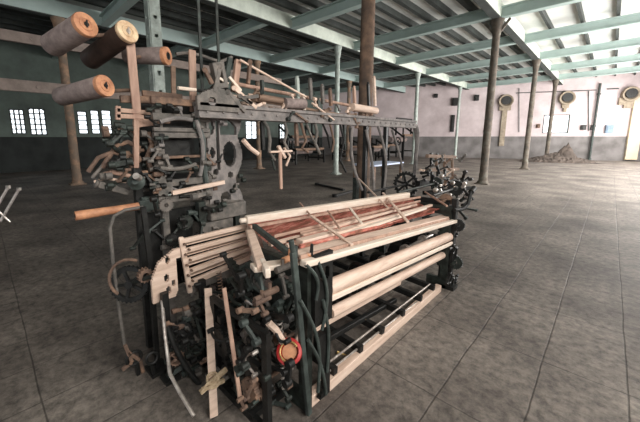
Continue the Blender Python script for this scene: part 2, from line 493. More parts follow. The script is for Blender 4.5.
# left wall with arched windows, all seen under the dark ceiling
holes = []; wins = []
def lw(px0, px1, py0, py1, pxr):
    a, c = onx(px0, py1, X_L), onx(px1, py1, X_L)
    z1 = onx(pxr, py0, X_L).z
    return a.y, c.y, a.z, z1
specs = [((12, 27, 134, 109, 14), 3, 5), ((31, 48, 135, 108, 33), 3, 5), ((79, 89, 134, 111, 80), 1, 5), ((92, 101, 134, 110, 93), 1, 5), ((103, 113, 134, 110, 105), 1, 5),
         ((246, 258, 139, 121, 248), 2, 4), ((279, 285, 139, 124, 280), 2, 4)]
for (a, c, y1, y0, r), cl, rw in specs:
    ya, yb, z0, z1 = lw(a, c, y0, y1, r)
    wins.append((ya, yb, z0, z1, cl, rw))
for (ya, yb, z0, z1, cl, rw) in wins: holes.append((ya - Y_B, yb - Y_B, z0, z1))
wall_with_holes('wall_left', (X_L, Y_B, 0), (0, 1, 0), wall_y(X_L) - Y_B, 6.15, holes, 0.4, M['wall_left'], (1, 0, 0))
for i, (ya, yb, z0, z1, cl, rw) in enumerate(wins):
    window('window_%d' % (i + 2), (X_L, ya, z0), (0, 1, 0), (1, 0, 0), yb - ya, z1 - z0, cl, rw, arch=0.25)

# wall behind the camera and the near stretch of the right wall, which shade the near floor
wall_with_holes('wall_back', (X_L, Y_B, 0), (1, 0, 0), X_R - X_L, 6.15, [(6, 8.5, 1.2, 4.6), (11, 13.5, 1.2, 4.6), (16, 18.5, 1.2, 4.6), (20, 23, 1.2, 4.6)], 0.3, M['wall_far'], (0, 1, 0))
rh = []
y = Y_B + 1.0
while y < 44:
    (rh.append if y > 8 or y < -4 else (lambda h: None))((y - Y_B, y + 3.4 - Y_B, 1.0, 4.9)); y += 4.35
wall_with_holes('wall_right', (X_R, Y_B, 0), (0, 1, 0), wall_y(X_R) - Y_B, 6.15, [h for h in rh if h[1] < wall_y(X_R) - Y_B], 0.3, M['wall_far'], (-1, 0, 0))

# ------------------------------------------------------------------ steel beams of the ceiling
def ibeam(p, q, h, wd, material, name, sides=None):
    b = MB(); p, q = Vector(p), Vector(q); Z = Vector((0, 0, 1))
    b.bar(p + Z * 0.02, q + Z * 0.02, wd, 0.04); b.bar(p + Z * (h - .02), q + Z * (h - .02), wd, 0.04)
    b.bar(p + Z * h / 2, q + Z * h / 2, 0.05, h - 0.08)
    return struct(b.build(name, material, smooth=False))
ROWS = (-3.1, -8.7, -13.2)
for i, X in enumerate(ROWS):
    bb = MB(); bb.bar((X, Y_B, BEAM_Z + .26), (X, wall_y(X), BEAM_Z + .26), 0.2, 0.46)
    bb = struct(bb.build('ceiling_beam', M['beamcream'] if i < 2 else M['teal'], smooth=False))
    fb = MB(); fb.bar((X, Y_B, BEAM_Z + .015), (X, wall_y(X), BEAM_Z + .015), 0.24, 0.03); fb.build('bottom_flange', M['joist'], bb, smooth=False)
bays = [(-3.1, X_R), (-8.7, -3.1), (-13.2, -8.7), (X_L, -13.2)]
for bi, (xa, xb) in enumerate(bays):
    off = (0.0, -0.2, -1.2, -1.6)[bi]
    for k in range(-3, 9):
        Y = 4.7 + off + k * 3.78
        if Y < Y_B or Y > wall_y(xa) - 0.4: continue
        if bi == 0 and Y < 8: continue
        ibeam((xa + 0.03, Y, BEAM_Z + 0.02), (xb - 0.03, Y, BEAM_Z + 0.02), 0.34, 0.24, M['teal'], 'cross_beam')

# ------------------------------------------------------------------ columns
def column(X, Y, r, material, label, style='round', cap=True):
    t = thing('cast_iron_column' if style == 'round' else 'riveted_steel_column', label, 'column', (X, Y, 0), None)
    b = MB()
    if style == 'round':
        b.lathe((X, Y, 0.10), (0, 0, 1), [(0, r * 1.12), (0.25, r * 1.1), (0.3, r), (3.0, r * 0.97), (4.85, r * 0.88)], 20)
        b.build('shaft', material, t)
    else:
        for s in (-1, 1):
            b.plate((X + s * r - 0.01, Y - r, 0.06), (0, 1, 0), (0, 0, 1), 2 * r, 5.3, 0.02,
                    lambda u, v: not (abs(u - r) < 0.035 and (v % 0.45) < 0.09), 0.04)
            b.plate((X - r, Y + s * r - 0.01, 0.06), (1, 0, 0), (0, 0, 1), 2 * r, 5.3, 0.02,
                    lambda u, v: not (abs(u - r) < 0.035 and (v % 0.45) < 0.09), 0.04)
        b.build('shaft', material, t, smooth=False)
    b = MB(); b.box((X, Y, 0.02), (r * 3.4, r * 3.4, 0.04)); b.lathe((X, Y, 0.04), (0, 0, 1), [(0, r * 1.5), (0.04, r * 1.45), (0.09, r * 1.15)], 20)
    b.build('base_plate', material, t)
    if cap and style == 'round':
        b = MB(); b.lathe((X, Y, 4.9), (0, 0, 1), [(0, r * 0.9), (0.12, r * 1.1), (0.3, r * 1.25), (0.46, r * 1.6), (0.5, r * 1.6)], 20)
        b.build('capital', material, t)
        for dx, dy in (((1, 0), (-1, 0)) if 10 < Y < 14 and X > -5 else ()):
            b = MB()
            b.bar((X + dx * r * .8, Y + dy * r * .8, 5.02), (X + dx * 0.36, Y + dy * 0.36, 5.37), 0.07, 0.06, (dy, dx, 0))
            b.build('knee_bracket', material, t)
    return t
column(-3.1, 4.7, 0.12, M['colbrown'], 'thick rust-brown iron column rising right behind the loom gantry')
column(-3.1, 12.25, 0.125, M['colgreen'], 'tall blotchy brown and green column standing on open floor, largest one right of the loom')
column(-3.1, 19.7, 0.12, M['colgreen'], 'blotchy column between the largest right-hand column and the far wall window')
column(-3.1, 27.2, 0.12, M['colgreen'], 'smallest dark column right in front of the bright far wall window')
column(-8.7, 3.46, 0.13, M['teal_pale'], 'pale green column of pierced plates behind the copper-ended spools', 'riveted')
column(-8.7, 11.0, 0.11, M['teal_pale'], 'pale green round column just left of the rust-brown column, rising above the gantry')
column(-8.7, 18.7, 0.11, M['teal_pale'], 'slim pale teal column just right of the gantry end post')
column(-8.7, 26.0, 0.10, M['teal_pale'], 'slim pale teal column close to the pink wall beside the black slot')
column(-13.2, 2.25, 0.13, M['colrust'], 'rusty brown column at the far left between two arched windows')
column(-13.2, 10.2, 0.13, M['colrust'], 'distant brown column in shade seen through the left half of the gantry')
column(-13.2, 18.0, 0.13, M['colrust'], 'farthest brown column in shade behind the hanging heddle hooks')

# timber line-shaft beams fixed along the left column row
for p, q, hh in ((((5, 32)), (150, 62), 0.30), ((5, 88), (196, 99), 0.34)):
    a = onx(p[0], p[1], -13.0); c = onx(q[0], q[1], -13.0); z = (a.z + c.z) / 2
    b = MB(); b.bar((-12.98, -4.5, z), (-12.98, 11.6, z), 0.12, hh)
    for yy in (-2, 1.5, 5, 8.5): b.cyl((-12.90, yy, z), (-12.89, yy, z), 0.06)
    struct(b.build('trim_%d' % (1 if hh < .31 else 2), M['beamtan'], bevel=0.01))

# ------------------------------------------------------------------ things on and at the far wall
def wall_thing(px, py, off=0.0): return onwall(px, py, off)
def funnel(px, py, R, stem_px, wide, label, material=None):
    c = onwall(px, py, 0.22)
    t = thing('rusty_hopper', label, 'hopper', c + WN * -0.2, 'round rusty hoppers on the far wall')
    b = MB(); b.lathe(c - WN * 0.2, WN, [(0, R), (0.3, R * 1.05), (0.34, R), (0.30, R * 0.8), (0.1, R * 0.55)], 24)
    b.build('bowl', M['tan'], t)
    b = MB(); b.cyl(c + WN * 0.0 + Vector((0, 0, R * .1)), c + WN * 0.12 + Vector((0, 0, R * .1)), R * 0.68); b.build('inlet', M['black'], t)
    b = MB(); q = onwall(px, stem_px, 0.05); z0 = q.z
    for k in range(1):
        b.bar(Vector((c.x, c.y, c.z - R * 0.6)) - WN * 0.12, Vector((c.x, c.y, z0)) - WN * 0.12, wide, 0.12, WN)
    mtx = None
    b.bar(Vector((c.x, c.y, c.z - R * 0.45)) - WN * 0.12, Vector((c.x, c.y, c.z - R * 1.5)) - WN * 0.12, wide * 2.2, 0.14, WN)
    b.build('down_pipe', material or M['tan'], t, bevel=0.02)
funnel(506, 101, 0.47, 146, 0.36, 'round rusty hopper with long brown pipe right of the largest column')
funnel(567, 98, 0.46, 112, 0.2, 'round rusty hopper on a short stub above the white far window')
funnel(631, 94, 0.47, 108, 0.5, 'round rusty hopper over the flaking yellow pier at the right edge')
a = onwall(623, 160); c = onwall(639, 104); u0 = wu(a); u1 = wu(c)
b = MB(); b.bar(WP + WD * u0 + Vector((0, 0, 2.3)) + WN * .1, WP + WD * (u1 + .3) + Vector((0, 0, 2.3)) + WN * .1, 0.22, 4.4)
tag(b.build('plaster_pier', M['plaster_yellow'], bevel=0.02, loc=WP + WD * u0), 'flaking yellow plaster pier on the far wall at the right edge', 'pier')
b = MB(); p = onwall(598, 100, 0.15); q0 = Vector((p.x, p.y, 0.0)); b.cyl(q0, Vector((p.x, p.y, 5.38)), 0.07, seg=12)
for zz in (0.05, 2.4, 4.6): b.cyl(Vector((p.x, p.y, zz)), Vector((p.x, p.y, zz + 0.1)), 0.11, seg=12)
tag(b.build('drain_pipe', M['green'], loc=q0), 'thick dark green vertical pipe down the far wall right of the white window', 'pipe')
# thin conduits
def conduit(pxs, r, label, cat='pipe', name='conduit_pipe', material=None):
    b = MB(); pts = [onwall(x_, y_, 0.06) for x_, y_ in pxs]
    b.tube(pts, r, 8); return tag(b.build(name, material or M['green'], loc=pts[0]), label, cat)
conduit([(516, 93), (560, 91.5), (597, 90)], 0.03, 'thin dark pipe running level across the pink wall above the white window')
conduit([(588.7, 91), (588.7, 110), (588.7, 131)], 0.025, 'thin upright conduit beside the thick green wall pipe')
conduit([(519, 88), (519, 110), (519, 132)], 0.025, 'thin upright conduit right of the long-stemmed rusty hopper')
conduit([(607, 89), (619, 88.5)], 0.04, 'short level conduit between the green pipe and the yellow pier')
# small fittings: (px,py,w,h)
def wbox(px0, py0, px1, py1, dep, name, material, label, cat, group=None):
    a = onwall(px0, py1); c = onwall(px1, py0); z0, z1 = a.z, c.z
    m_ = (a + c) / 2 + WN * dep / 2; b = MB()
    b.bar(Vector((a.x, a.y, (z0 + z1) / 2)) + WN * dep / 2, Vector((c.x, c.y, (z0 + z1) / 2)) + WN * dep / 2, dep, z1 - z0)
    b.bar(Vector((a.x, a.y, (z0 + z1) / 2)) + WN * (dep + .02) + WD * .06, Vector((c.x, c.y, (z0 + z1) / 2)) + WN * (dep + .02) - WD * .06, 0.03, (z1 - z0) * 0.8)
    return tag(b.build(name, material, bevel=0.015, loc=Vector((a.x, a.y, z0))), label, cat, group)
wbox(580, 125, 586, 130, 0.15, 'air_vent', M['black'], 'left one of two small black vents on top of the grey dado', 'vent', 'black vents on the dado')
wbox(590, 125, 595, 130, 0.15, 'air_vent', M['black'], 'black vent on top of the grey dado between the thin conduit and the green pipe', 'vent', 'black vents on the dado')
wbox(604, 125, 613, 133, 0.2, 'switch_box', M['blue'], 'faded blue switch box on the far wall right of the green pipe', 'switch box')
wbox(450, 115, 455, 132, 0.12, 'dark_slot', M['black'], 'tall black slot in the pink wall next to the slim teal column', 'opening')
wbox(452, 98, 458, 106, 0.25, 'belt_bracket', M['black'], 'black iron bracket on the pink wall straight above the tall black slot', 'bracket')
wbox(474, 95, 479, 101, 0.25, 'belt_bracket', M['black'], 'small black bracket on the pink wall left of the largest column', 'bracket')
wbox(434, 94, 438, 98, 0.2, 'belt_bracket', M['black'], 'tiny black bracket high on the pink wall between the slim teal columns', 'bracket')
wbox(536, 124, 540, 128, 0.12, 'belt_bracket', M['rust'], 'small brown bracket left of the white far window', 'bracket')
wbox(484, 129, 489, 133, 0.15, 'air_vent', M['black'], 'small black vent on the dado edge behind the largest column', 'vent')
# rubble heap under the window
random.seed(4)
c = onz(556, 162, 0); b = MB()
bmesh.ops.create_grid(b.bm, x_segments=40, y_segments=24, size=1)
for v in b.bm.verts:
    xx, yy = v.co.x, v.co.y; r = math.sqrt(xx * xx + yy * yy)
    h = max(0, 1 - r) ** 1.2 * 0.6 + max(0, 1 - math.hypot((xx - .25) * 4, yy * 3)) * 0.8
    h = h + random.uniform(0, 0.12) * (h > 0.02)
    v.co = Vector((xx * 2.2, yy * 0.9, h))
bmesh.ops.rotate(b.bm, verts=b.bm.verts[:], cent=(0, 0, 0), matrix=Matrix.Rotation(math.atan2(WD.y, WD.x), 3, 'Z'))
bmesh.ops.translate(b.bm, verts=b.bm.verts[:], vec=(c.x, c.y, 0.0))
tag(b.build('rubble_heap', M['rubble'], loc=(c.x, c.y, 0), smooth=False), 'low dark heap of rubble on the floor below the white far window', 'rubble', kind='stuff')

# ------------------------------------------------------------------ distant machines, seen through and around the loom
def far_loom(X, Y, sx, sy, h, label, group='looms standing in the dark rear of the hall'):
    t = thing('distant_loom', label, 'loom', (X, Y, 0), group)
    for s in (-1, 1):
        b = MB(); x0 = X - sx / 2
        y_ = Y + s * sy / 2
        b.bar((x0, y_, 0), (x0, y_, h * .9), .1, .08, (0, 1, 0)); b.bar((x0 + sx, y_, 0), (x0 + sx, y_, h * .6), .1, .08, (0, 1, 0))
        b.bar((x0, y_, h * .85), (x0 + sx, y_, h * .55), .08, .12); b.bar((x0, y_, h * .2), (x0 + sx, y_, h * .2), .08, .1)
        b.build('side_frame', M['black'], t)
    b = MB(); b.cyl((X + sx * .45, Y - sy / 2, h * .6), (X + sx * .45, Y + sy / 2, h * .6), .09); b.build('breast_beam', M['oldwood'], t)
    b = MB(); b.cyl((X - sx * .35, Y - sy / 2, h * .5), (X - sx * .35, Y + sy / 2, h * .5), .2); b.build('warp_beam', M['roll'], t)
    b = MB(); b.bar((X, Y - sy / 2, h), (X, Y + sy / 2, h), .12, .14)
    for s in (-1, 1): b.bar((X, Y + s * sy / 2, h * .6), (X, Y + s * sy / 2, h), .1, .1, (0, 1, 0))
    b.build('top_rail', M['black'], t)
    b = MB(); b.gear((X + .2, Y - sy / 2 - .08, h * .45), (0, 1, 0), .32, .05, 22, spokes=5); b.build('gear_wheel', M['black'], t)
    return t
far_loom(-14.2, 14.5, 1.4, 2.6, 1.5, 'dark distant loom nearest to the brown column seen through the gantry')
far_loom(-14.0, 19.5, 1.4, 2.6, 1.6, 'dark distant loom in the middle of the shaded row')
far_loom(-13.8, 23.4, 1.4, 2.8, 1.7, 'dark distant loom farthest back near the pink wall')
far_loom(-11.4, 18.6, 1.0, 2.0, 1.7, 'waist-high dark distant loom left of the tallest distant loom')
far_loom(-11.4, 22.6, 1.3, 2.4, 3.0, 'tallest dark distant loom seen between the rust-brown column and the gantry end post')
far_loom(-15.8, 15.8, 1.3, 2.6, 2.8, 'tall dark distant loom standing farthest left in the shaded rear')
# pale blue sheet lying on a low trestle in the distance
c = onz(346, 163, 0.6) + Vector((1.2, 0.5, 0)); t = thing('work_bench', 'low bench with a pale blue top far behind the loom gantry', 'bench', (c.x, c.y, 0))
b = MB(); b.box((c.x, c.y, .62), (1.0, 2.2, .06)); b.build('bench_top', M['ply_blue'], t, .01)
for sx in (-.42, .42):
    for sy in (-1, 1):
        b = MB(); b.box((c.x + sx, c.y + sy, .295), (.08, .08, .59)); b.build('leg', M['oldwood'], t)
# iron bars lying on the floor behind the loom
for (p, q, lab) in (((317, 184), (344, 190), 'long flat black iron bar lying on the floor behind the loom'),
                    ((335, 196), (352, 191), 'short black iron bar lying on the floor close to the warp rail')):
    a = onz(*p, .03); c = onz(*q, .03); b = MB(); b.bar(a, c, .09, .06)
    b.cyl(a - Vector((0, 0, .03)), a + Vector((0, 0, .05)), .08, seg=10)
    tag(b.build('iron_bar', M['black'], bevel=.008, loc=a), lab, 'iron bar')

# bright metal trestle at the far left edge
c = onz(8, 222, 0); t = thing('steel_trestle', 'bright steel crossed-leg trestle cut off by the left edge', 'trestle', (c.x, c.y, 0))
Xt = c.x
def T(px, py, dx=0): return onx(px, py, Xt + dx)
b = MB(); b.tube([T(0, 222), T(19, 189)], .025); b.build('leg', M['steel'], t)
b = MB(); b.tube([T(-6, 212, .1), T(8, 187, .1)], .025); b.build('leg', M['steel'], t)
b = MB(); b.tube([T(-3, 210), T(14, 226)], .022); b.build('leg', M['steel'], t)
b = MB(); b.tube([T(-4, 190, .05), T(-4, 222, .05)], .025)
for k in ((19, 189, 0), (8, 187, .1)): b.cyl(T(*k) - Vector((0, 0, .03)), T(*k) + Vector((0, 0, .03)), .04)
b.build('post', M['steel'], t)

# ------------------------------------------------------------------ THE LOOM
XF, XB = -1.08, -2.2        # front and back planes
YN, YF = 1.16, 3.35         # near and far ends
loom = thing('jacquard_loom', 'large old loom of pale wood and black iron filling the foreground', 'loom', (-1.7, 2.2, 0))
def P_(bld, name, m, lab=None, bevel=0.0, parent=None):
    o = bld.build(name, M[m], parent or loom, bevel)
    if lab: o['label'] = lab
    return o

# floor plank and its far bearer
b = MB(); b.bar((XF - .06, 1.20, 0.037), (XF - .06, 3.22, 0.037), 0.06, 0.075)
P_(b, 'bottom_plank', 'cream', 'pale plank along the floor', .006)
b = MB(); b.cyl(onx(324, 366, -1.17), onx(430, 284, -1.17), 0.008); P_(b, 'treadle_rod', 'steel', 'bright thin rod')
b = MB(); b.cyl(onx(324, 375, -1.15), onx(436, 287, -1.15), 0.008); P_(b, 'treadle_rod', 'steel', 'bright thin rod')
for p, q in (((337, 352), (350, 368)), ((362, 318), (385, 344)), ((408, 296), (428, 305))):
    b = MB(); b.tube([onx(*p, -1.3), onx((p[0] + q[0]) / 2 + 3, (p[1] + q[1]) / 2 - 4, -1.24), onx(*q, -1.13)], .012)
    P_(b, 'rod_clip', 'brass', 'dull yellow clip')

# end frames: curved cast side plates seen from the near end
def side_fn(u, v):
    # u from front (0) to back (1.25), v height
    W_, H_ = 0.82, 0.90
    if v < 0.10 and (u < .22 or u > W_ - .22): return True
    if u < 0.07 or (u > W_ - 0.07 and v < .55): return True
    if v > H_ - 0.09 and u < .5: return True
    if abs(v - 0.28 - 0.10 * math.sin(u * 2.5)) < 0.04: return True
    if abs(v - (0.3 + 0.5 * u)) < 0.035 and .05 < u < .8: return True
    if abs(math.hypot(u - 0.52, v - 0.45) - 0.17) < 0.03: return True
    if abs(math.hypot(u - 0.2, v - 0.62) - 0.11) < 0.025: return True
    return False
for Y in (YN, YF - .04):
    b = MB(); b.plate((XF - 0.02, Y, 0), (-1, 0, 0), (0, 0, 1), 0.82, 0.90, 0.04, side_fn, 0.018)
    P_(b, 'side_frame', 'iron')
# posts
b = MB(); b.bar(onx(293, 252, -1.08), onx(309, 414, -1.08), .024, .034, (0, 1, 0)); b.cyl(onx(293, 252, -1.08), onx(291, 240, -1.08), .014); P_(b, 'front_post', 'green', 'dark green upright post', .004)
b = MB(); b.bar((XF - .01, YF + .02, 0), (XF - .01, YF + .02, 0.98), .05, .06, (0, 1, 0)); b.box((XF - .01, YF + .02, .02), (.14, .12, .04)); P_(b, 'front_post', 'black')
for Y in (YN + .02, YF - .02):
    b = MB(); b.bar((-2.3, Y, 0), (-2.3, Y, 1.1), .06, .06, (0, 1, 0)); b.box((-2.3, Y, .02), (.16, .12, .04)); P_(b, 'rear_post', 'iron')

# lower front beams (cloth roller, board) between end frames
def ybeam(px0, py0, px1, py1, X, wd, ht, m, name, lab=None, X1=None, bev=.006):
    a = onx(px0, py0, X); c = onx(px1, py1, X if X1 is None else X1); b = MB(); b.bar(a, c, wd, ht); return P_(b, name, m, lab, bev)
def yround(px0, py0, px1, py1, X, r, m, name, lab=None, X1=None):
    a = onx(px0, py0, X); c = onx(px1, py1, X if X1 is None else X1); b = MB(); b.cyl(a, c, r, seg=24); 
    d = (c - a).normalized(); b.cyl(a - d * .05, a, r * .4); b.cyl(c, c + d * .05, r * .4)
    return P_(b, name, m, lab)
yround(327, 288, 452, 235, -1.12, .047, 'cream', 'cloth_roller', 'smooth pale roller')
ybeam(330, 299, 452, 243, -1.08, .02, .035, 'bright', 'front_rail', 'bleached thin rail')
yround(330, 313, 452, 250, -1.16, .036, 'cream', 'cloth_roller', 'smooth pale roller')
ybeam(318, 344, 395, 300, -1.3, .04, .04, 'black', 'lower_rail', None)
ybeam(314, 329, 400, 282, -1.28, .03, .04, 'cream', 'lower_rail')

# breast beam on top at the front
ybeam(303, 264, 455, 221, -1.08, .05, .035, 'bright', 'breast_beam', 'bleached wide front beam')
ybeam(297, 255, 452, 215, -1.17, .10, .025, 'cream', 'breast_beam')
ybeam(299, 243, 442, 206, -1.36, .07, .045, 'cream', 'race_board', 'pale board')
ybeam(302, 236, 440, 200, -1.46, .03, .03, 'pink', 'race_board')
# back rail
a, c = onz(246, 220, .985), onz(408, 195, .985)
b = MB(); b.bar(a, c, .06, .06); b.cyl(a, a + (a - c).normalized() * .05, .02); P_(b, 'back_rest', 'bright', 'bright bleached rear rail', .008)
RA, RC = a, c
a2, c2 = onz(250, 227, .96), onz(420, 197, .96)
b = MB(); b.bar(a2, c2, .02, .02); P_(b, 'back_rest', 'pink')
# warp sheet: a web of threads from the rear rail to the front
fa, fc = onz(293, 256, .90), onz(440, 207, .90)
b = MB(); random.seed(11)
ns, nu = 90, 10
grid = []
for i in range(ns + 1):
    row = []
    for j in range(nu + 1):
        s, u = i / ns, j / nu
        p = (RA.lerp(RC, s)).lerp(fa.lerp(fc, s), u); p = p + Vector((0, 0, -0.03 * math.sin(math.pi * u) + random.uniform(-.006, .006) - .02))
        row.append(b.bm.verts.new(p))
    grid.append(row)
for i in range(ns):
    for j in range(nu):
        b.bm.faces.new((grid[i][j], grid[i + 1][j], grid[i + 1][j + 1], grid[i][j + 1]))
bmesh.ops.solidify(b.bm, geom=b.bm.faces[:], thickness=0.012)
P_(b, 'warp_sheet', 'yarn', 'tangled red and brown yarn')
# lengthwise sticks on the warp
random.seed(5)
for k, (u, m, wdt) in enumerate(((.62, 'pink', .012), (.55, 'pink', .014), (.68, 'cream', .02), (.80, 'cream', .034), (.92, 'bright', .04))):
    s0, s1 = (0.02, .96) if k % 2 else (.12, .88)
    p = RA.lerp(RC, s0).lerp(fa.lerp(fc, s0), u); q = RA.lerp(RC, s1).lerp(fa.lerp(fc, s1), u + (.05 if k % 3 == 0 else -.03))
    b = MB(); b.bar(p + Vector((0, 0, .0)), q + Vector((0, 0, .01)), wdt, .022); P_(b, 'lease_rod', m, None, .004)
for p, q, X, w_, m in (((302, 240), (444, 203), -1.42, .018, 'yarn'), ((300, 248), (448, 209), -1.28, .016, 'yarn'), ((300, 259), (452, 219), -1.12, .012, 'pink'), ((285, 243), (438, 200), -1.5, .03, 'yarn'), ((270, 246), (300, 238), -1.5, .03, 'cream')):
    a, c = onx(*p, X), onx(*q, X); b = MB(); b.bar(a + Vector((0, 0, .01)), c + Vector((0, 0, .01)), w_, .022); P_(b, 'yarn_band' if m == 'yarn' else 'lease_rod', m)
# diagonal sticks over the warp
def stick(p, q, r, m, name='cross_stick', lab=None, z0=.97, z1=.97, flat=False):
    a, c = onz(*p, z0), onz(*q, z1); b = MB()
    if flat: b.bar(a, c, r * 2, r * 1.2)
    else: b.cyl(a, c, r, seg=10)
    return P_(b, name, m, lab)
stick((311, 216), (352, 245), .011, 'cream', z0=1.0, z1=.94, flat=True)
stick((383, 193), (408, 222), .011, 'cream', z0=1.01, z1=.94, flat=True)
stick((300, 203), (312, 217), .008, 'pink', z0=1.0, z1=.98)
stick((356, 176), (388, 208), .009, 'cream', z0=1.12, z1=.96)
stick((350, 208), (362, 224), .010, 'bright', z0=1.0, z1=.96, flat=True)
stick((328, 211), (340, 229), .008, 'pink', z0=1.0, z1=.96)
stick((425, 192), (447, 206), .010, 'pink', z0=1.0, z1=.96)
# dark arm on the near edge
a, c = onz(254, 226, .99), onz(295, 258, .95)
b = MB(); b.bar(a, c, .03, .035); b.cyl(c, c + Vector((0, 0, .07)), .016); P_(b, 'end_arm', 'green', 'dark green arm across the near edge', .004)
a, c = onz(250, 232, .96), onz(262, 268, .93)
b = MB(); b.bar(a, c, .055, .04); P_(b, 'end_block', 'cream', None, .006)
# bright bracket plate near (270,268)
b = MB(); a, c = onz(252, 268, .92), onz(300, 262, .90); b.bar(a, c, .08, .03); b.bar(onz(262, 262, .93), onz(268, 274, .93), .03, .05); P_(b, 'end_block', 'bright', None, .006)

# drop box: end plate, shelves, inner plate
XD = -2.02
box_root_parts = []
L0, L1 = (181, 240), (187, 291)
b = MB(); b.bar(onx(181, 238, XD), onx(190, 292, XD), .025, .035, (0, 1, 0)); b.bar(onx(181, 238, XD - .16), onx(190, 292, XD - .16), .025, .03, (0, 1, 0)); 
b.bar(onx(181, 239, XD + .01), onx(181, 239, XD - .17), .03, .03); b.bar(onx(190, 291, XD + .01), onx(190, 291, XD - .17), .03, .03)
P_(b, 'box_end', 'cream', 'pale slotted end plate', .004)
b = MB(); b.bar(onx(248, 224, XD), onx(255, 262, XD), .05, .05, (0, 1, 0)); b.bar(onx(257, 228, XD + .05), onx(262, 258, XD + .05), .04, .04, (0, 1, 0)); P_(b, 'box_end', 'cream', 'pale inner end block', .006)
rows = [((183, 241), (245, 226)), ((184, 251), (247, 234)), ((185, 261), (249, 241)), ((187, 272), (250, 248)), ((188, 284), (252, 256))]
for i, (p, q) in enumerate(rows):
    b = MB(); hh = .032 if i < 4 else .042
    b.bar(onx(*p, XD), onx(*q, XD), .03, hh); b.bar(onx(p[0], p[1] + 2, XD - .08), onx(q[0], q[1] + 2, XD - .08), .12, .008)
    P_(b, 'box_shelf', 'cream', None, .010)
b = MB()
for i in range(9):
    p = onx(184 + i * .6 + (i % 2) * 4, 244 + i * 5.2, XD + .02); b.cyl(p, p + Vector((.02, 0, 0)), .008, seg=8)
P_(b, 'box_bolts', 'rust')
b = MB(); b.plate(onx(190, 301, XD - .02), (0, 1, 0), (0, 0, 1), .62, .16, .02, lambda u, v: v > .04 + .05 * math.sin(u * 9), .02); P_(b, 'box_apron', 'grey', 'grey iron apron below the box')
# perforated pale plate left of the box
o_ = onx(152, 303, XD); pw = onx(182, 300, XD).y - o_.y; ph = onx(152, 254, XD).z - o_.z
def pf(u, v):
    u /= pw; v /= ph
    if v > 0.72 + u * .35 + (.0 if u > .25 else (u - .25) * 1.0): return False
    if u > .62 and v < .55 and (u - .62) > .9 * v + .12: return False
    if u > .85 and v < .8: return False
    if math.hypot((u - .48), (v - .45)) < .09 or math.hypot(u - .52, v - .18) < .08 or math.hypot(u - .7, (v - .3)) < .07: return False
    if math.hypot(u - .55, (v - .82)) < .08: return False
    return True
b = MB(); b.plate(o_, (0, 1, 0), (0, 0, 1), pw, ph, .025, pf, .008); P_(b, 'picker_plate', 'cream', 'pale pierced plate left of the box')

# outboard stand on the left
XO = -2.1
b = MB(); b.bar(onx(143, 207, XO), onx(150, 262, XO), .03, .03, (0, 1, 0)); b.bar(onx(150, 262, XO), onx(160, 398, XO), .03, .03, (0, 1, 0))
q = onx(160, 398, XO); b.box((q.x, q.y, .012), (.14, .12, .024)); P_(b, 'stand_post', 'black')
b = MB(); c = onx(130, 284, -2.2); b.gear(c, (.75, -.6, .15), .125, .03, 28, .06, spokes=5); P_(b, 'hand_wheel', 'black')
b = MB(); b.ring(onx(129, 278, -2.14), (.75, -.6, .15), .12, .010, a0=0.4, a1=3.4); P_(b, 'wheel_guard', 'rust', 'rusty curved guard')
b = MB(); c = onx(145, 275, -2.1); b.gear(c, (1, 0, 0), .05, .04, 14, .18, bore=.4); P_(b, 'gear_wheel', 'rust')
b = MB(); b.cyl(onx(130, 284, -2.2), onx(152, 276, -2.02), .014); P_(b, 'wheel_shaft', 'iron')
# bowed thin rod hanging from handle pole
b = MB(); pts = [onx(*p, -2.25) for p in ((143, 207), (125, 210), (114, 216), (110, 228), (113, 260), (118, 300), (123, 335), (125, 346))]; b.tube(pts, .011)
P_(b, 'hanging_rod', 'grey', 'thin bent rod')
b = MB()
for p, q in (((125, 345), (132, 362)), ((132, 362), (122, 370)), ((128, 352), (140, 360)), ((140, 360), (146, 385)), ((146, 385), (152, 392))):
    b.bar(onx(*p, -2.15), onx(*q, -2.15), .022, .022, (1, 0, 0))
P_(b, 'rod_shoe', 'rust', 'rusty stirrup at the rod foot', .003)
b = MB(); b.ring(onx(134, 358, -2.15), (1, 0, 0), .045, .012); b.bar(onx(137, 362, -2.15), onx(140, 398, -2.15), .02, .03, (1, 0, 0)); P_(b, 'floor_foot', 'black')
b = MB(); b.ring(onx(152, 358, -2.05), (1, 0, .2), .035, .010); b.tube([onx(152, 365, -2.05), onx(156, 380, -2.05), onx(158, 396, -2.05)], .014); P_(b, 'floor_foot', 'black')
# handle pole with hollow end
a, c = onx(75, 216, -2.35), onx(146, 205, -2.35); d = (c - a).normalized()
b = MB(); b.lathe(a, d, [(0, .012), (0, .029), (.03, .031), ((c - a).length * .5, .026), ((c - a).length, .028)], 16)
P_(b, 'handle_pole', 'orange', 'orange-brown wooden pole with round hole in the end')
b = MB(); b.cyl(a - d * .002, a + d * .004, .012); P_(b, 'pole_bore', 'black')
b = MB(); b.bar(c - d * .05, c + d * .08, .07, .08); b.cyl(c - Vector((0, 0, .05)), c + Vector((0, 0, .06)), .03); P_(b, 'pole_socket', 'green', None, .006)

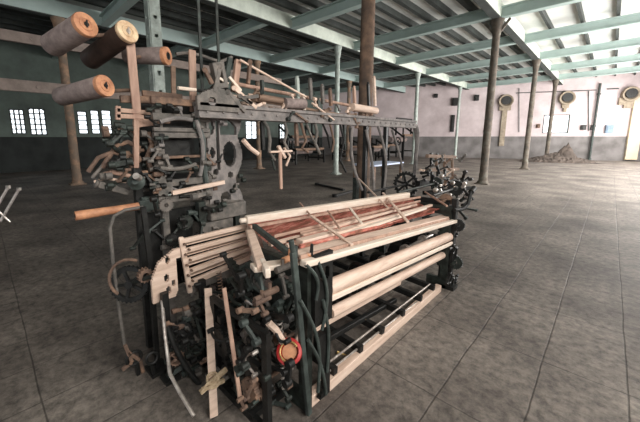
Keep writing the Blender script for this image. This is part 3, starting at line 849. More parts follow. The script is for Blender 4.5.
# bent steel rod and wooden lathe boards at the near end
b = MB(); b.tube([onx(162, 300, -1.95), onx(165, 335, -1.9), onx(170, 374, -1.75), onx(180, 393, -1.62), onx(194, 416, -1.50)], .011); P_(b, 'bent_rod', 'steel', 'bright bent steel rod')
b = MB(); b.bar(onx(208, 288, -1.75), onx(214, 417, -1.45), .012, .048, (0, 1, 0)); P_(b, 'picking_stick', 'cream', 'pale flat picking stick', .003)
b = MB(); b.bar(ony(224, 288, .80), ony(240, 398, .80), .012, .022, (0, 1, 0)); P_(b, 'thin_lath', 'pink', None, .003)
kn = onx(213, 381, -1.50)
b = MB()
b.bar(kn + Vector((0.01, -.085, -.015)), kn + Vector((.01, .085, .035)), .02, .024); b.bar(kn + Vector((.02, -.08, .005)), kn + Vector((.02, .06, -.02)), .018, .02)
for k in range(4): b.ring(kn + Vector((0, 0, -.02 + k * .014)), (0.1 * k, 0, 1), .034, .005, 16, 6)
for k in range(3): b.tube([kn + Vector((.02, -.02 - k * .012, .03)), kn + Vector((.03, -.06 - k * .015, .02 - k * .01))], .004, 5)
P_(b, 'twine_binding', 'twine', 'yellowish twine and peg tied round the picking stick')
# red cup
c = onx(290, 352, -1.12); ax = Vector((.42, -.62, .62)).normalized()
b = MB(); b.lathe(c - ax * .05, ax, [(0, .03), (.0, .046), (.04, .066), (.085, .068), (.090, .054), (.06, .042), (.03, .030)], 22); cup = P_(b, 'oil_cup', 'red', 'bright red cup')
b = MB(); b.ring(c + ax * .036, ax, .048, .006, 24, 8, .3, 4.2); o = P_(b, 'cup_rim', 'brass', 'yellow-white rim')
b = MB(); b.cyl(c - ax * .01, c + ax * .018, .040); P_(b, 'cup_core', 'orange')
b = MB(); b.cyl(c, Vector((-1.16, YN + .02, .5)), .014); b.tube([onx(268, 322, -1.2), onx(276, 330, -1.18), onx(283, 342, -1.15)], .02); P_(b, 'cup_arm', 'cream', 'pale crank arm')

# ------- gears, cams, levers crowding the near end frame
random.seed(21)
def near(u, v, dy=0.0): return Vector((XF - u, YN - .02 - dy, v))
for (u, v, r, dy, m, tt, sp) in ((.16, .72, .10, .03, 'iron', 22, 0), (.42, .56, .16, .05, 'iron', 34, 5), (.30, .30, .13, .04, 'grey', 26, 5), (.66, .38, .11, .06, 'rust', 22, 0),
                                  (.78, .50, .11, .03, 'black', 26, 5), (.36, .76, .06, .06, 'grey', 16, 0), (.14, .46, .06, .07, 'rust', 14, 0), (.70, .16, .10, .16, 'black', 24, 5), (.30, .14, .10, .22, 'iron', 24, 5), (.5, .36, .09, .24, 'black', 20, 0), (.18, .24, .07, .26, 'rust', 16, 0), (.5, .18, .08, .05, 'iron', 18, 0)):
    b = MB(); b.gear(near(u, v, dy), (0, 1, 0), r, .03, tt, .10, .25, sp); b.cyl(near(u, v, dy + .03), near(u, v, -.03), r * .18); P_(b, 'gear_wheel', m)
def lever(a, c, wd, m, name='lever', thk=.014, bow=None):
    b = MB(); a, c = Vector(a), Vector(c)
    if bow is None:
        b.bar(a, c, thk, wd, (c - a).cross(Vector((0, 1, 0))) if abs((c - a).normalized().y) < .9 else (0, 0, 1))
    else:
        b.tube(arc(a, c, bow, 10), wd * .45, 8)
    for p in (a, c): b.cyl(p - Vector((0, thk * 1.3, 0)), p + Vector((0, thk * 1.3, 0)), wd * .75, seg=12)
    return P_(b, name, m)
mats = ['iron', 'black', 'iron', 'grey', 'rust', 'black', 'green', 'steel', 'iron', 'black', 'black', 'iron']
for i in range(60):
    u = random.uniform(.0, .78); v = random.uniform(.05, .80 if u < .45 else .5); a_ = random.uniform(0, math.pi); l = random.uniform(.10, .34)
    dy = random.uniform(.03, .14) + (random.uniform(0, .16) if v < .5 else 0)
    p = near(u, v, dy); q = near(min(.85, max(-.01, u + math.cos(a_) * l)), min(.86 if u < .45 else .55, max(.03, v + math.sin(a_) * l)), dy + random.uniform(-.02, .02))
    bow = None if random.random() < .55 else Vector((random.uniform(-.06, .06), -.02, random.uniform(-.05, .05)))
    lever(p, q, random.uniform(.014, .032), mats[i % len(mats)], bow=bow)
for u, v0, v1, m in ((.08, .2, .6, 'steel'), (.36, .42, .7, 'black'), (.74, .15, .52, 'steel'), (.70, .4, .7, 'rust')):
    b = MB(); b.spring(near(u, v0, .1), near(u + .04, v1, .1), .016, .004, 14); P_(b, 'coil_spring', m)
b = MB(); b.plate((-1.14, .90, 0), (-1, 0, 0), (0, 0, 1), .56, .62, .03,
                  lambda u, v: v < .05 or abs(v - .34 - .2 * u) < .03 or u < .04 or u > .52 or abs(math.hypot(u - .3, v - .3) - .13) < .02 or v > .59, .015); P_(b, 'side_frame', 'black')
for X in (-1.3, -1.6):
    for z in (.03, .5):
        b = MB(); b.bar((X, .90, z), (X, 1.2, z), .035, .04); P_(b, 'frame_tie', 'black')
# curved tubes hugging front post
for p, q, bu in (((306, 265), (316, 300), (0, .05, 0)), ((318, 262), (322, 330), (0, .06, 0)), ((300, 300), (318, 392), (0, .07, .0)), ((308, 340), (326, 394), (0, .03, 0)), ((323, 300), (327, 372), (0, .03, 0))):
    b = MB(); b.tube(arc(onx(*p, -1.06), onx(*q, -1.06), bu), .010); P_(b, 'curved_rod', 'green')
b = MB(); b.plate((XF - .02, YN + .03, .55), (0, 1, 0), (0, 0, 1), .15, .42, .03, lambda u, v: not (math.hypot(u - .08, v - .12) < .035 or math.hypot(u - .08, v - .3) < .045), .01); P_(b, 'bearing_block', 'black')
b = MB(); b.plate((XF - .02, YN + .05, .06), (0, 1, 0), (0, 0, 1), .12, .42, .03, lambda u, v: u > .03 + .04 * math.sin(v * 12), .01); P_(b, 'bearing_block', 'black')
for p in ((283, 268), (290, 258), (270, 292), (262, 300), (297, 276)):
    b = MB(); c = onx(*p, -1.2); b.cyl(c - Vector((0, .05, 0)), c + Vector((0, .05, 0)), .018); b.cyl(c, c + Vector((0, 0, .05)), .010); P_(b, 'bolt', random.choice(['rust', 'grey', 'orange']))
# spiky handle tops near (280,262)
for p, q, m in (((311, 258), (312, 244), 'black'), ((318, 262), (307, 254), 'orange'), ((306, 272), (314, 256), 'black'), ((292, 240), (294, 262), 'rust')):
    b = MB(); b.cyl(onx(*p, -1.12), onx(*q, -1.12), .012, .008); P_(b, 'pin', m)

# inner machinery between the end frames: cross shafts and cams in the shade
for X, z, r, m in ((-1.45, .42, .025, 'black'), (-1.8, .55, .03, 'iron'), (-2.1, .35, .11, 'roll'), (-1.6, .2, .02, 'iron'), (-1.3, .55, .018, 'steel'), (-2.15, .8, .03, 'iron')):
    b = MB(); b.cyl((X, YN, z), (X, YF, z), r)
    if r < .1:
        for yy in (1.5, 1.9, 2.3, 2.7, 3.1): b.cyl((X, yy, z), (X, yy + .04, z), r * 2.6)
    P_(b, 'cross_shaft' if r < .1 else 'warp_beam', m)
for i, yy in enumerate((1.45, 1.75, 2.05, 2.4, 2.75, 3.05)):
    b = MB(); b.bar((-1.12, yy, .1), (-2.2, yy, .16), .04, .05); P_(b, 'treadle', 'black')
    b = MB(); b.lathe((-1.45, yy + .1, .42), (0, 1, 0), [(0, .1), (.03, .12), (.05, .1)], 20); P_(b, 'cam', 'black')

# ------------------------------------------------------------------ far end machinery
XE = -1.1
for (px, py, r, X, m, sp) in ((406, 184, .19, -2.1, 'black', 6), (436, 183, .09, -1.7, 'iron', 0), (456, 188, .10, -1.3, 'black', 0), (446, 200, .07, -1.2, 'rust', 0), (458, 225, .07, -1.05, 'black', 0), (455, 262, .08, -1.06, 'iron', 0)):
    c = onx(px, py, X); b = MB(); b.gear(c, (0.15, -1, 0), r, .03, 24, .10, .3, sp); b.cyl(c, Vector((c.x, YF - .04 if c.y > YF else c.y + .1, c.z)), .016); P_(b, 'gear_wheel', m)
random.seed(8)
for i in range(40):
    px, py = random.uniform(424, 470), random.uniform(168, 222); X = -1.0 - (470 - px) / 46 * .8
    a = onx(px, py, X); q = a + Vector((random.uniform(-.12, .08), random.uniform(-.12, .16), random.uniform(-.08, .10)))
    lever(a, q, random.uniform(.015, .03), mats[i % len(mats)] if i % 3 else 'black', 'lever')
for i in range(12):
    px, py = random.uniform(448, 458), random.uniform(225, 290)
    a = onx(px, py, -1.06); q = a + Vector((0, random.uniform(-.08, .06), random.uniform(-.1, .1)))
    lever(a, q, random.uniform(.015, .03), 'black', 'lever')
b = MB(); b.plate((-1.15, YF + .02, 0), (-1, 0, 0), (0, 0, 1), .6, 0.95, .04, lambda u, v: v > .89 or u < .06 or u > .54 or abs(v - .5) < .05 or abs(v - .2 - u * .8) < .04, .02); P_(b, 'far_bracket', 'black')
for i in range(34):
    px, py = random.uniform(422, 468), random.uniform(160, 205); X = -1.9 + (px - 422) / 46 * .5
    a = onx(px, py, X); q = a + Vector((random.uniform(-.1, .1), random.uniform(-.16, .16), random.uniform(-.09, .09)))
    lever(a, q, random.uniform(.015, .032), random.choice(['black', 'black', 'iron', 'rust', 'oldwood', 'cream', 'grey']), 'lever')
# small framework on top of the far end, in front of far floor
for px in (431, 437, 444, 452):
    b = MB(); b.bar(onx(px, 153 + (px - 431) * .1, -1.9), onx(px + 1, 182, -1.9), .03, .04, (0, 1, 0)); P_(b, 'upright', 'oldwood' if px > 440 else 'black')
b = MB(); b.bar(onx(427, 156, -1.9), onx(455, 157, -1.9), .05, .05); b.bar(onx(427, 170, -1.9), onx(458, 169, -1.9), .05, .05); P_(b, 'top_box', 'oldwood', None, .005)
b = MB(); b.bar(onx(418, 184, -1.9), onx(466, 181, -1.7), .06, .08); b.bar(onx(424, 193, -1.7), onx(470, 188, -1.4), .05, .05); P_(b, 'shelf_bar', 'black')
b = MB(); b.tube([onx(454, 210, -1.05), onx(462, 209, -1.02), onx(468, 204, -1.0), onx(470, 196, -1.0), onx(472, 190, -1.0)], [.02, .022, .02, .018, .02]); b.cyl(onx(471, 192, -1.0), onx(474, 188, -1.0), .028); P_(b, 'hook_lever', 'black', 'black upturned hook lever')
for px, py in ((441, 176), (452, 183), (461, 178), (449, 195), (457, 200), (463, 190), (435, 190)):
    b = MB(); c = onx(px, py, -1.3); b.lathe(c, (.6, -.8, .1), [(0, .02), (.02, .028), (.03, .02), (.06, .01)], 10); P_(b, 'bolt', 'steel')

# ------------------------------------------------------------------ gantry with hanging hooks, and the jacquard tower
XG = -2.25
ga, gc = onx(196, 108, XG), onx(413, 128, XG); zg = 1.80
ga.z = gc.z = zg
b = MB(); b.bar((XG, ga.y, zg), (XG, gc.y, zg), .08, .075); b.bar((XG, ga.y, zg + .05), (XG, gc.y, zg + .05), .12, .03); b.bar((XG, ga.y, zg - .04), (XG, gc.y, zg - .04), .10, .02)
for k in range(26):
    yy = ga.y + (gc.y - ga.y) * (k + .5) / 26; b.cyl((XG + .03, yy, zg), (XG + .05, yy, zg), .014, seg=8)
P_(b, 'gantry_beam', 'palegrey', 'long level beam over the loom', .004)
a = Vector((XG, gc.y, zg)); b = MB()
b.tube([a - Vector((0, .15, 0)), a, a + Vector((0, .08, -.02)), a + Vector((0, .15, -.12)), a + Vector((0, .17, -.3)), a + Vector((0, .14, -.8)), Vector((XG, a.y + .14, .02))], [.04, .045, .045, .042, .032, .028, .028])
b.box((XG, a.y + .14, .015), (.16, .16, .03)); P_(b, 'gantry_post', 'palegrey', 'grey curved end post')
for (px, m) in ((366, 'black'), (386, 'black')):
    p = onx(px, 126, XG); b = MB(); b.bar((XG, p.y, 0), (XG, p.y, zg), .05, .05, (0, 1, 0)); b.box((XG, p.y, .015), (.14, .14, .03)); P_(b, 'gantry_post', m)
# bowed brackets by posts
for p, q, bu in (((352, 128), (362, 190), (0, -.10, 0)), ((378, 126), (384, 190), (0, .12, 0)), ((366, 130), (374, 190), (0, .04, 0)), ((392, 130), (404, 190), (0, .08, 0))):
    b = MB(); b.tube(arc(onx(*p, XG + .04), onx(*q, XG + .04), bu), .018); P_(b, 'bowed_bracket', 'palegrey')
# hanging hooks
def hang(pts, r, m, name='heddle_hook', lab=None, X=XG + .02):
    b = MB(); b.tube([onx(*p, X) for p in pts], r); return P_(b, name, m, lab)
hang([(262, 118), (268, 128), (270, 140), (269, 152), (275, 160)], .015, 'grey')
hang([(284, 120), (287, 132), (284, 142), (288, 150)], .014, 'grey')
hang([(300, 120), (303, 130), (306, 140), (302, 148), (308, 152)], .014, 'rust')
hang([(314, 120), (317, 132), (315, 144), (320, 154)], .016, 'grey')
hang([(322, 122), (328, 136), (330, 148)], .012, 'black')
hang([(306, 122), (311, 136), (318, 148)], .012, 'grey')
hang([(330, 124), (334, 142), (332, 152)], .012, 'rust')
hang([(340, 124), (344, 140), (340, 160), (346, 172)], .012, 'black')
hang([(243, 140), (250, 148), (258, 154)], .020, 'cream')
b = MB(); b.bar(onx(270, 152, XG + .05), onx(292, 151, XG + .05), .02, .02); b.bar(onx(278, 146, XG + .05), onx(285, 158, XG + .05), .03, .03, (0, 1, 0)); P_(b, 'hanging_bracket', 'cream', 'pale wooden cross piece hanging from the gantry', .004)
b = MB(); b.bar(onx(280, 152, XG + .06), onx(281, 189, XG + .06), .02, .03, (0, 1, 0)); P_(b, 'hanging_slat', 'pink', 'pale pink slat hanging below the gantry', .003)
hang([(276, 150), (272, 160), (275, 170)], .012, 'iron'); hang([(284, 148), (290, 156), (286, 166)], .012, 'cream')

# rods and rollers above the gantry
b = MB(); b.cyl(onx(236, 84, XG - .1), onx(374, 110, XG - .1), .018); P_(b, 'top_pole', 'pink', 'long brown pole above the gantry')
b = MB(); b.cyl(onx(238, 97, XG), onx(360, 118, XG), .014); P_(b, 'top_pole', 'oldwood')
b = MB(); b.cyl(onx(240, 60, XG + .05), onx(306, 97, XG + .05), .010); P_(b, 'stay_rod', 'cream', 'thin pale slanting rod')
b = MB(); b.cyl(onx(312, 103, XG + .05), onx(334, 120, XG + .05), .010); P_(b, 'stay_rod', 'cream')
for (p0, p1, r, m, e) in (((284, 103), (304, 104), .05, 'roll', 'roll'), ((352, 107), (376, 111), .045, 'cream', 'pale_end'), ((258, 97), (282, 101), .03, 'oldwood', 'oldwood')):
    a, c = onx(*p0, XG + .02), onx(*p1, XG + .02); b = MB(); b.cyl(a, c, r, seg=20); o = P_(b, 'top_roller', m)
for k, (px, py0, py1, m) in enumerate(((262, 122, 150, 'black'), (296, 124, 146, 'rust'), (344, 122, 150, 'iron'), (350, 128, 142, 'grey'), (297, 78, 100, 'teal_pale'), (310, 80, 100, 'grey'), (322, 86, 104, 'grey'), (330, 90, 106, 'rust'), (354, 88, 112, 'pink'), (374, 78, 106, 'cream'), (368, 84, 108, 'black'), (303, 96, 110, 'bright'), (318, 100, 112, 'iron'))):
    b = MB(); b.bar(onx(px, py0, XG), onx(px + 1, py1, XG), .03, .035, (0, 1, 0)); b.cyl(onx(px, py0, XG), onx(px, py0 - 2, XG), .016); P_(b, 'pole_bracket', m, None, .003)
random.seed(15)
for i in range(44):
    px = random.uniform(242, 376); base = 96 + (px - 240) * .17
    a = onx(px, base + random.uniform(-4, 10), XG + random.uniform(-.06, .06)); c = a + Vector((random.uniform(-.03, .03), random.uniform(-.16, .16), random.uniform(-.07, .07)))
    lever(a, c, random.uniform(.014, .026), random.choice(['grey', 'rust', 'iron', 'oldwood', 'cream']), 'link_bar')

# tower: two cast cheeks joined by rails, standing on the loom's near end
XT = -2.35
T0 = onx(206, 108, XT); 
def cheek(u, v, W_=.42, H_=1.0):
    u /= W_; v /= H_
    # full width at the top, a waist at mid height, flared foot
    right = 1.0 - .22 * math.exp(-((v - .30) / .12) ** 2) - .12 * math.exp(-((v - .72) / .08) ** 2)
    if u > right: return False
    if v > .95: return True
    if .36 < u < .86 and .74 < v < .74 + .15 * (1 - abs(u - .62) * 2.2): return False          # upper wedge
    if math.hypot((u - .62) / .20, (v - .56) / .12) < 1: return False                          # large oval
    if math.hypot((u - .13) / .07, (v - .80) / .06) < 1 or math.hypot((u - .13) / .07, (v - .58) / .05) < 1: return False
    if math.hypot((u - .2) / .08, (v - .40) / .03) < 1 or math.hypot((u - .62) / .08, (v - .36) / .03) < 1: return False
    if math.hypot((u - .45) / .16, (v - .14) / .06) < 1: return False
    if .25 < u < .34 and .42 < v < .86: return False
    return True
bt = onx(206, 215, XT)
hT = T0.z - bt.z; y0 = onx(206, 160, XT).y; y1 = onx(240, 160, XT).y
b = MB(); b.plate((XT, y0, bt.z), (0, 1, 0), (0, 0, 1), y1 - y0, hT + .02, .035, lambda u, v: cheek(u, v, y1 - y0, hT + .02), .010); P_(b, 'tower_cheek', 'palegrey', 'dusty grey cast cheek with oval openings')
for yy in (y0 + .04, y1 - .05):
    b = MB(); b.bar((XT - .02, yy, 0), (XT - .02, yy, bt.z + .2), .06, .05, (0, 1, 0)); b.box((XT - .02, yy, .015), (.16, .1, .03)); P_(b, 'tower_leg', 'iron')
# left lattice of the tower (ladder-like grey frame at px 155-205)
lf = onx(158, 125, XT); lb = onx(158, 222, XT); rt = onx(204, 118, XT); rb = onx(204, 214, XT)
yl, yr = lf.y, rt.y
b = MB()
b.bar((XT, yl, 0), (XT, yl, 1.84), .05, .05, (0, 1, 0)); b.bar((XT, yr - .02, .8), (XT, yr - .02, 1.84), .04, .05, (0, 1, 0)); b.box((XT, yl, .015), (.14, .14, .03))
P_(b, 'tower_upright', 'grey', None, .004)
for z, m, hh in ((1.75, 'grey', .05), (1.86, 'rust', .05), (1.62, 'grey', .04), (1.46, 'rust', .02), (1.36, 'iron', .04), (1.27, 'grey', .05), (1.15, 'grey', .05), (1.66, 'grey', .03)):
    b = MB(); b.bar((XT + .03, yl - .05, z), (XT + .03, yr + .02, z), .04, hh); P_(b, 'tower_rail', m, None, .004)
b = MB(); b.box((XT - .35, (yl + yr) / 2 + .02, 1.5), (.05, yr - yl + .1, .75)); P_(b, 'card_board', 'black')  # black sheet behind the lattice, painting its opening as dark interior
b = MB(); b.box((XT - .05, yr + .12, 1.0), (.35, .34, .12)); b.box((XT - .05, yr + .02, .86), (.3, .3, .14)); P_(b, 'tray', 'grey', 'grey iron tray', .006)
b = MB(); b.bar(onx(172, 193, XT + .1), onx(224, 182, XT + .1), .03, .03); P_(b, 'tie_bar', 'pale_end' if False else 'cream', 'pale wooden tie bar')
b = MB(); b.tube([onx(196, 118, XT + .06), onx(203, 140, XT + .06), onx(204, 165, XT + .06), onx(207, 190, XT + .06)], .022); P_(b, 'curved_rod', 'green')
random.seed(91)
for i in range(48):
    side = random.random()
    px = random.uniform(150, 162) if side < .3 else (random.uniform(190, 242) if side < .75 else random.uniform(150, 200))
    py = random.uniform(104, 200) if side < .75 else random.choice([random.uniform(100, 124), random.uniform(166, 200)])
    if 162 < px < 193 and 124 < py < 166: continue
    a = onx(px, py, XT + random.uniform(.02, .10)); c = a + Vector((random.uniform(-.03, .03), random.uniform(-.07, .07), random.uniform(-.09, .09)))
    lever(a, c, random.uniform(.012, .026), random.choice(['grey', 'palegrey', 'black', 'iron', 'rust', 'black', 'grey']), 'lever')
b = MB(); b.box((XT - .06, (onx(163, 145, XT).y + onx(192, 145, XT).y) / 2, 1.52), (.05, onx(192, 145, XT).y - onx(163, 145, XT).y, .34)); P_(b, 'card_board', 'black')  # closer black sheet that puts the shade of the framed opening into colour
for p, q, bu, m in (((193, 104), (238, 118), (0, 0, .05), 'grey'), ((196, 120), (200, 176), (0, .04, 0), 'palegrey'), ((160, 122), (192, 120), (0, 0, .02), 'palegrey'), ((160, 168), (196, 164), (0, 0, -.02), 'grey'), ((205, 100), (222, 84), (0, 0, .04), 'black')):
    b = MB(); b.tube(arc(onx(*p, XT + .08), onx(*q, XT + .08), bu), .016); P_(b, 'curved_rod', m)
# dark box of machinery below tower
random.seed(33)
for i in range(34):
    px, py = random.uniform(146, 240), random.uniform(190, 268)
    X = -2.3 + random.uniform(-.05, .12)
    a = onx(px, py, X); c = a + Vector((random.uniform(-.08, .08), random.uniform(-.15, .15), random.uniform(-.14, .14)))
    lever(a, c, random.uniform(.016, .036), random.choice(['black', 'iron', 'black', 'green', 'grey', 'iron']), 'lever')
b = MB(); b.plate(onx(150, 292, -2.42), (0, 1, 0), (0, 0, 1), .75, .62, .03, lambda u, v: not (math.hypot(u - .2, v - .3) < .09 or math.hypot(u - .52, v - .22) < .12 or math.hypot(u - .5, v - .5) < .06), .015); P_(b, 'rear_plate', 'black')
for (px, py, r, m) in ((166, 205, .05, 'grey'), (185, 222, .06, 'iron'), (200, 240, .07, 'black'), (222, 245, .06, 'iron'), (172, 240, .05, 'black')):
    c = onx(px, py, -2.25); b = MB(); b.gear(c, (1, -.2, 0), r, .03, 18, .14, .3); P_(b, 'gear_wheel', m)

random.seed(77)
for i in range(44):
    px, py = random.uniform(166, 236), random.uniform(292, 388)
    if py > 392 - (236 - px) * .25: continue
    a = onx(px, py, -1.95 + (px - 166) / 70 * .2); c = a + Vector((random.uniform(-.06, .06), random.uniform(-.12, .12), random.uniform(-.12, .12)))
    c.z = max(c.z, .03); a.z = max(a.z, .03)
    lever(a, c, random.uniform(.014, .032), random.choice(['black', 'iron', 'black', 'green', 'rust', 'iron', 'grey']), 'lever')
for (px, py, rr, m) in ((182, 330, .07, 'black'), (196, 345, .06, 'iron'), (176, 358, .05, 'rust'), (203, 318, .06, 'black'), (228, 330, .07, 'iron'), (232, 360, .06, 'black')):
    c = onx(px, py, -1.9); b = MB(); b.gear(c, (1, -.6, .1), rr, .03, 18, .14, .3, 4); P_(b, 'gear_wheel', m)
for i in range(26):
    px, py = random.uniform(238, 300), random.uniform(290, 408)
    a = onx(px, py, -1.2); a.y = min(a.y, 1.1); c = a + Vector((random.uniform(-.1, .06), random.uniform(-.05, .05), random.uniform(-.12, .12)))
    c.z = max(c.z, .03); a.z = max(a.z, .03)
    lever(a, c, random.uniform(.012, .026), random.choice(['black', 'iron', 'black', 'green', 'rust', 'iron', 'grey']), 'lever')
b = MB(); b.tube(arc(onx(162, 300, -2.0), onx(206, 392, -1.75), (0, -.05, 0)), .018); P_(b, 'curved_rod', 'black')
for X_, Y_ in ((-1.95, .98), (-1.95, .72)):
    b = MB(); b.bar((X_, Y_, 0), (X_, Y_, .62), .04, .04, (0, 1, 0)); b.box((X_, Y_, .012), (.1, .1, .024)); P_(b, 'stand_post', 'black')
# picking head on the left (px 85-165, py 120-200): plates, crank, ratchet
XH = -2.4
c = onx(163, 186, XH + .1); b = MB(); b.gear(c, (1, -.4, .1), .075, .04, 9, .22, .3); P_(b, 'ratchet_wheel', 'grey', 'dusty grey ratchet wheel')
c = onx(137, 182, XH + .1); b = MB(); b.lathe(c, (1, -.5, .2), [(0, .05), (.02, .055), (.04, .03), (.07, .02)], 16); P_(b, 'crank_boss', 'green')
c = onx(139, 178, XH + .16); b = MB(); b.cyl(c, c + Vector((.04, -.03, .02)), .022); P_(b, 'bolt', 'steel', 'bright bolt')
b = MB(); a, q = onx(98, 184, XH), onx(128, 192, XH); b.bar(a, q, .06, .045); b.cyl(a, a + (a - q).normalized() * .02, .03); P_(b, 'weight_bar', 'grey', 'light grey bar', .006)
for pts, r, m in ((((88, 172), (98, 158), (112, 152), (126, 156), (132, 168)), .014, 'rust'), (((92, 178), (104, 164), (118, 160), (128, 170)), .012, 'grey'), (((100, 176), (112, 172), (130, 176)), .016, 'pink'),
                  (((102, 168), (116, 146), (128, 142), (140, 148)), .016, 'rust'), (((108, 146), (118, 134), (128, 132), (136, 140)), .018, 'iron'), (((94, 182), (106, 178), (126, 182)), .010, 'cream'),
                  (((148, 132), (152, 144), (147, 158), (152, 172)), .018, 'rust'), (((156, 128), (158, 146), (156, 164), (160, 178)), .018, 'grey'), (((118, 128), (130, 130), (142, 124)), .016, 'pink'),
                  (((112, 126), (122, 138), (118, 150)), .014, 'iron')):
    b = MB(); b.tube([onx(*p, XH) for p in pts], r); P_(b, 'linkage', m)
random.seed(44)
for i in range(30):
    px, py = random.uniform(102, 165), random.uniform(128, 205)
    if px < 120 and py > 190: continue
    a = onx(px, py, XH + random.uniform(-.06, .08)); q = a + Vector((random.uniform(-.05, .05), random.uniform(-.10, .10), random.uniform(-.08, .08)))
    lever(a, q, random.uniform(.014, .034), random.choice(['rust', 'grey', 'iron', 'black', 'black', 'iron']), 'lever')
# creel post: tall pale wood upright, and lower stub
b = MB(); b.bar(onx(129, 30, XH), onx(138, 124, XH), .02, .055, (0, 1, 0)); b.bar(onx(136, 120, XH + .02), onx(136, 168, XH + .02), .03, .035, (0, 1, 0)); b.bar(onx(136, 124, XH), onx(152, 122, XH), .04, .05)
P_(b, 'creel_post', 'pink', 'tall pale wooden post', .004)
b = MB(); b.bar(onx(136, 165, XH), Vector((XH, onx(138, 200, XH).y, 0)), .05, .05, (0, 1, 0)); P_(b, 'creel_post', 'black')
# second wooden upright (px 191), and top crossings
b = MB(); b.bar(onx(192, 50, XH), onx(193, 96, XH), .02, .055, (0, 1, 0)); b.bar(onx(193, 90, XH), onx(193, 112, XH), .04, .04, (0, 1, 0)); P_(b, 'creel_post', 'pink', None, .004)
b = MB(); b.bar(onx(173, 66, XH - .05), onx(174, 108, XH - .05), .02, .035, (0, 1, 0)); P_(b, 'creel_post', 'oldwood', None, .004)
b = MB(); b.bar(onx(120, 99, XH - .05), onx(180, 101, XH - .05), .03, .05); b.bar(onx(142, 93, XH - .05), onx(182, 97, XH - .05), .03, .04); P_(b, 'creel_rail', 'rust', 'brown rail', .005)
b = MB(); b.tube([onx(176, 54, XH - .02), onx(186, 53, XH - .02), onx(200, 55, XH - .02), onx(220, 62, XH - .02), onx(232, 57, XH - .02)], .013); P_(b, 'creel_rail', 'grey')
b = MB(); b.bar(onx(116, 110, XH), onx(150, 113, XH), .03, .03); b.bar(onx(116, 116, XH), onx(160, 118, XH), .03, .03); b.bar(onx(118, 106, XH), onx(118, 120, XH), .03, .03, (0, 1, 0)); P_(b, 'creel_rail', 'pink', None, .004)
# suspension rods from ceiling side (px 200-212), wavy top iron
for px in (200, 218):
    a = onx(px, 40 + (px - 200) * .2, XG); b = MB(); b.bar(Vector((XG, a.y, 1.83)), Vector((XG, a.y, 5.85)), .012, .02, (0, 1, 0)); P_(b, 'suspension_rod', 'iron')
# top gear of the tower: box, wide arms
b = MB(); b.plate(onx(214, 90, XG), (0, 1, .25), (0, -.2, 1), .10, .19, .06, lambda u, v: not (abs(u - .05) < .02 and .04 < v < .14), .01); P_(b, 'tower_head', 'grey', None, .004)
b = MB(); b.bar(onx(238, 60, XG), onx(234, 92, XG), .04, .05, (0, 1, 0)); P_(b, 'tower_head', 'pink', 'pale wooden block', .006)
b = MB(); b.bar(onx(230, 58, XG - .03), onx(224, 92, XG - .03), .03, .04, (0, 1, 0)); P_(b, 'tower_head', 'green', None, .004)
b = MB(); b.tube([onx(180, 89, XG), onx(196, 90, XG), onx(208, 92, XG), onx(220, 86, XG), onx(228, 92, XG), onx(236, 108, XG)], [.012, .012, .02, .026, .028, .026]); P_(b, 'rocker_arm', 'black', 'black curved rocker arm')
b = MB(); b.tube([onx(178, 88, XG + .02), onx(196, 90, XG + .02)], .013); P_(b, 'rocker_grip', 'bright', 'pale end of the rocker arm')
b = MB(); b.bar(onx(216, 76, XG + .04), onx(228, 84, XG + .04), .02, .02); b.bar(onx(229, 77, XG + .04), onx(241, 91, XG + .04), .02, .022); P_(b, 'head_link', 'bright', 'bright link', .003)
b = MB(); b.plate(onx(196, 110, XG + .03), (0, 1, 0), (0, 0, 1), .36, .17, .03, lambda u, v: v < .10 + .07 * math.sin(u * 8.5) and math.hypot(u - .12, v - .07) > .03, .01); P_(b, 'tower_head', 'grey')
for p, q, m in (((228, 92), (245, 112), 'grey'), ((234, 88), (256, 108), 'cream'), ((240, 96), (252, 104), 'grey'), ((245, 98), (258, 96), 'grey'), ((262, 92), (262, 80), 'iron'), ((220, 66), (214, 92), 'grey'), ((205, 70), (212, 84), 'rust'), ((250, 62), (248, 84), 'rust')):
    b = MB(); b.bar(onx(*p, XG + .05), onx(*q, XG + .05), .025, .03); b.cyl(onx(*p, XG + .03), onx(*p, XG + .07), .02); P_(b, 'head_arm', m, None, .003)

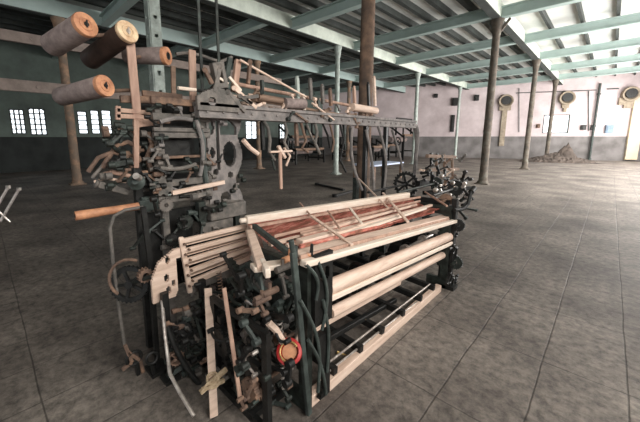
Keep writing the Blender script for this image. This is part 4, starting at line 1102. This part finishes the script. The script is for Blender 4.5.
# ------------------------------------------------------------------ spools lying on the creel arms
def spool(face, back, X0, X1, r0, r1, body, endm, label, hole='black', arm=None):
    a = onx(*face, X0); c = onx(*back, X1); d = (c - a); ln = d.length; d.normalize()
    t = thing('bobbin_roll', label, 'spool', a + d * ln / 2 - Vector((0, 0, r0)), 'thick rolls sticking out of the creel')
    b = MB(); b.lathe(a, d, [(0, r0 * .95), (.012, r0), (ln - .01, r1), (ln, r1 * .9)], 28); b.build('roll_body', M[body], t)
    b = MB(); b.lathe(a - d * .014, d, [(0, r0 * .4), (0, r0 * .98), (.012, r0 * 1.04), (.028, r0 * 1.0)], 28); b.ring(a - d * .014, d, r0 * .5, .006); b.build('end_disc', M[endm], t)
    b = MB(); b.cyl(a - d * .02, a + d * .02, r0 * (.42 if hole == 'black' and 'ring' in label else .2), seg=12); b.bar(a - d * .022 - Vector((0, 0, r0 * .3)), a - d * .022 + Vector((0, 0, r0 * .3)), .008, .006, d); b.build('bore', M[hole], t)
    return a, c
S = []
S.append(spool((85, 25), (52, 46), -2.40, -2.75, .072, .072, 'roll', 'orange', 'topmost left thick grey roll with orange end'))
S.append(spool((127, 32), (90, 60), -2.36, -2.85, .070, .070, 'rolldark', 'pale_end', 'dark brown roll with pale end on top of the tall wooden post', 'steel'))
S.append(spool((166, 56), (126, 56), -2.40, -2.65, .062, .055, 'roll', 'orange', 'short roll with bright orange ring end right of the wooden post', 'black'))
S.append(spool((104, 86), (60, 97), -2.40, -2.75, .068, .060, 'roll', 'orange', 'lowest grey roll with orange end overlapping the arched window'))
# spindles that carry the rolls, part of the loom
for (a, c), tgt in zip(S, ((127, 34), (127, 36), (134, 58), (136, 90))):
    d = (c - a).normalized(); mid = a.lerp(c, .55)
    e = onx(tgt[0], tgt[1], XH - .06)
    b = MB(); b.cyl(mid, e, .013); P_(b, 'spindle_arm', 'rust')

# ------------------------------------------------------------------ pieces that belong to a part of the loom become its sub-parts
def under(parent_name, *kids):
    ch = list(loom.children)
    par = next(o for o in ch if o.name.split('.')[0] == parent_name)
    for o in ch:
        if o is not par and o.name.split('.')[0] in kids:
            o.parent = par; o.matrix_parent_inverse = Matrix.Identity(4)
under('box_apron', 'box_end', 'box_shelf', 'box_bolts')
under('hand_wheel', 'wheel_shaft', 'wheel_guard')
under('handle_pole', 'pole_bore', 'pole_socket')
under('oil_cup', 'cup_rim', 'cup_core', 'cup_arm')
under('gantry_beam', 'heddle_hook', 'hanging_bracket', 'hanging_slat', 'bowed_bracket')
under('picking_stick', 'twine_binding')
for o in loom.children:
    if o.name.startswith('box_apron'): o.name = 'drop_box'
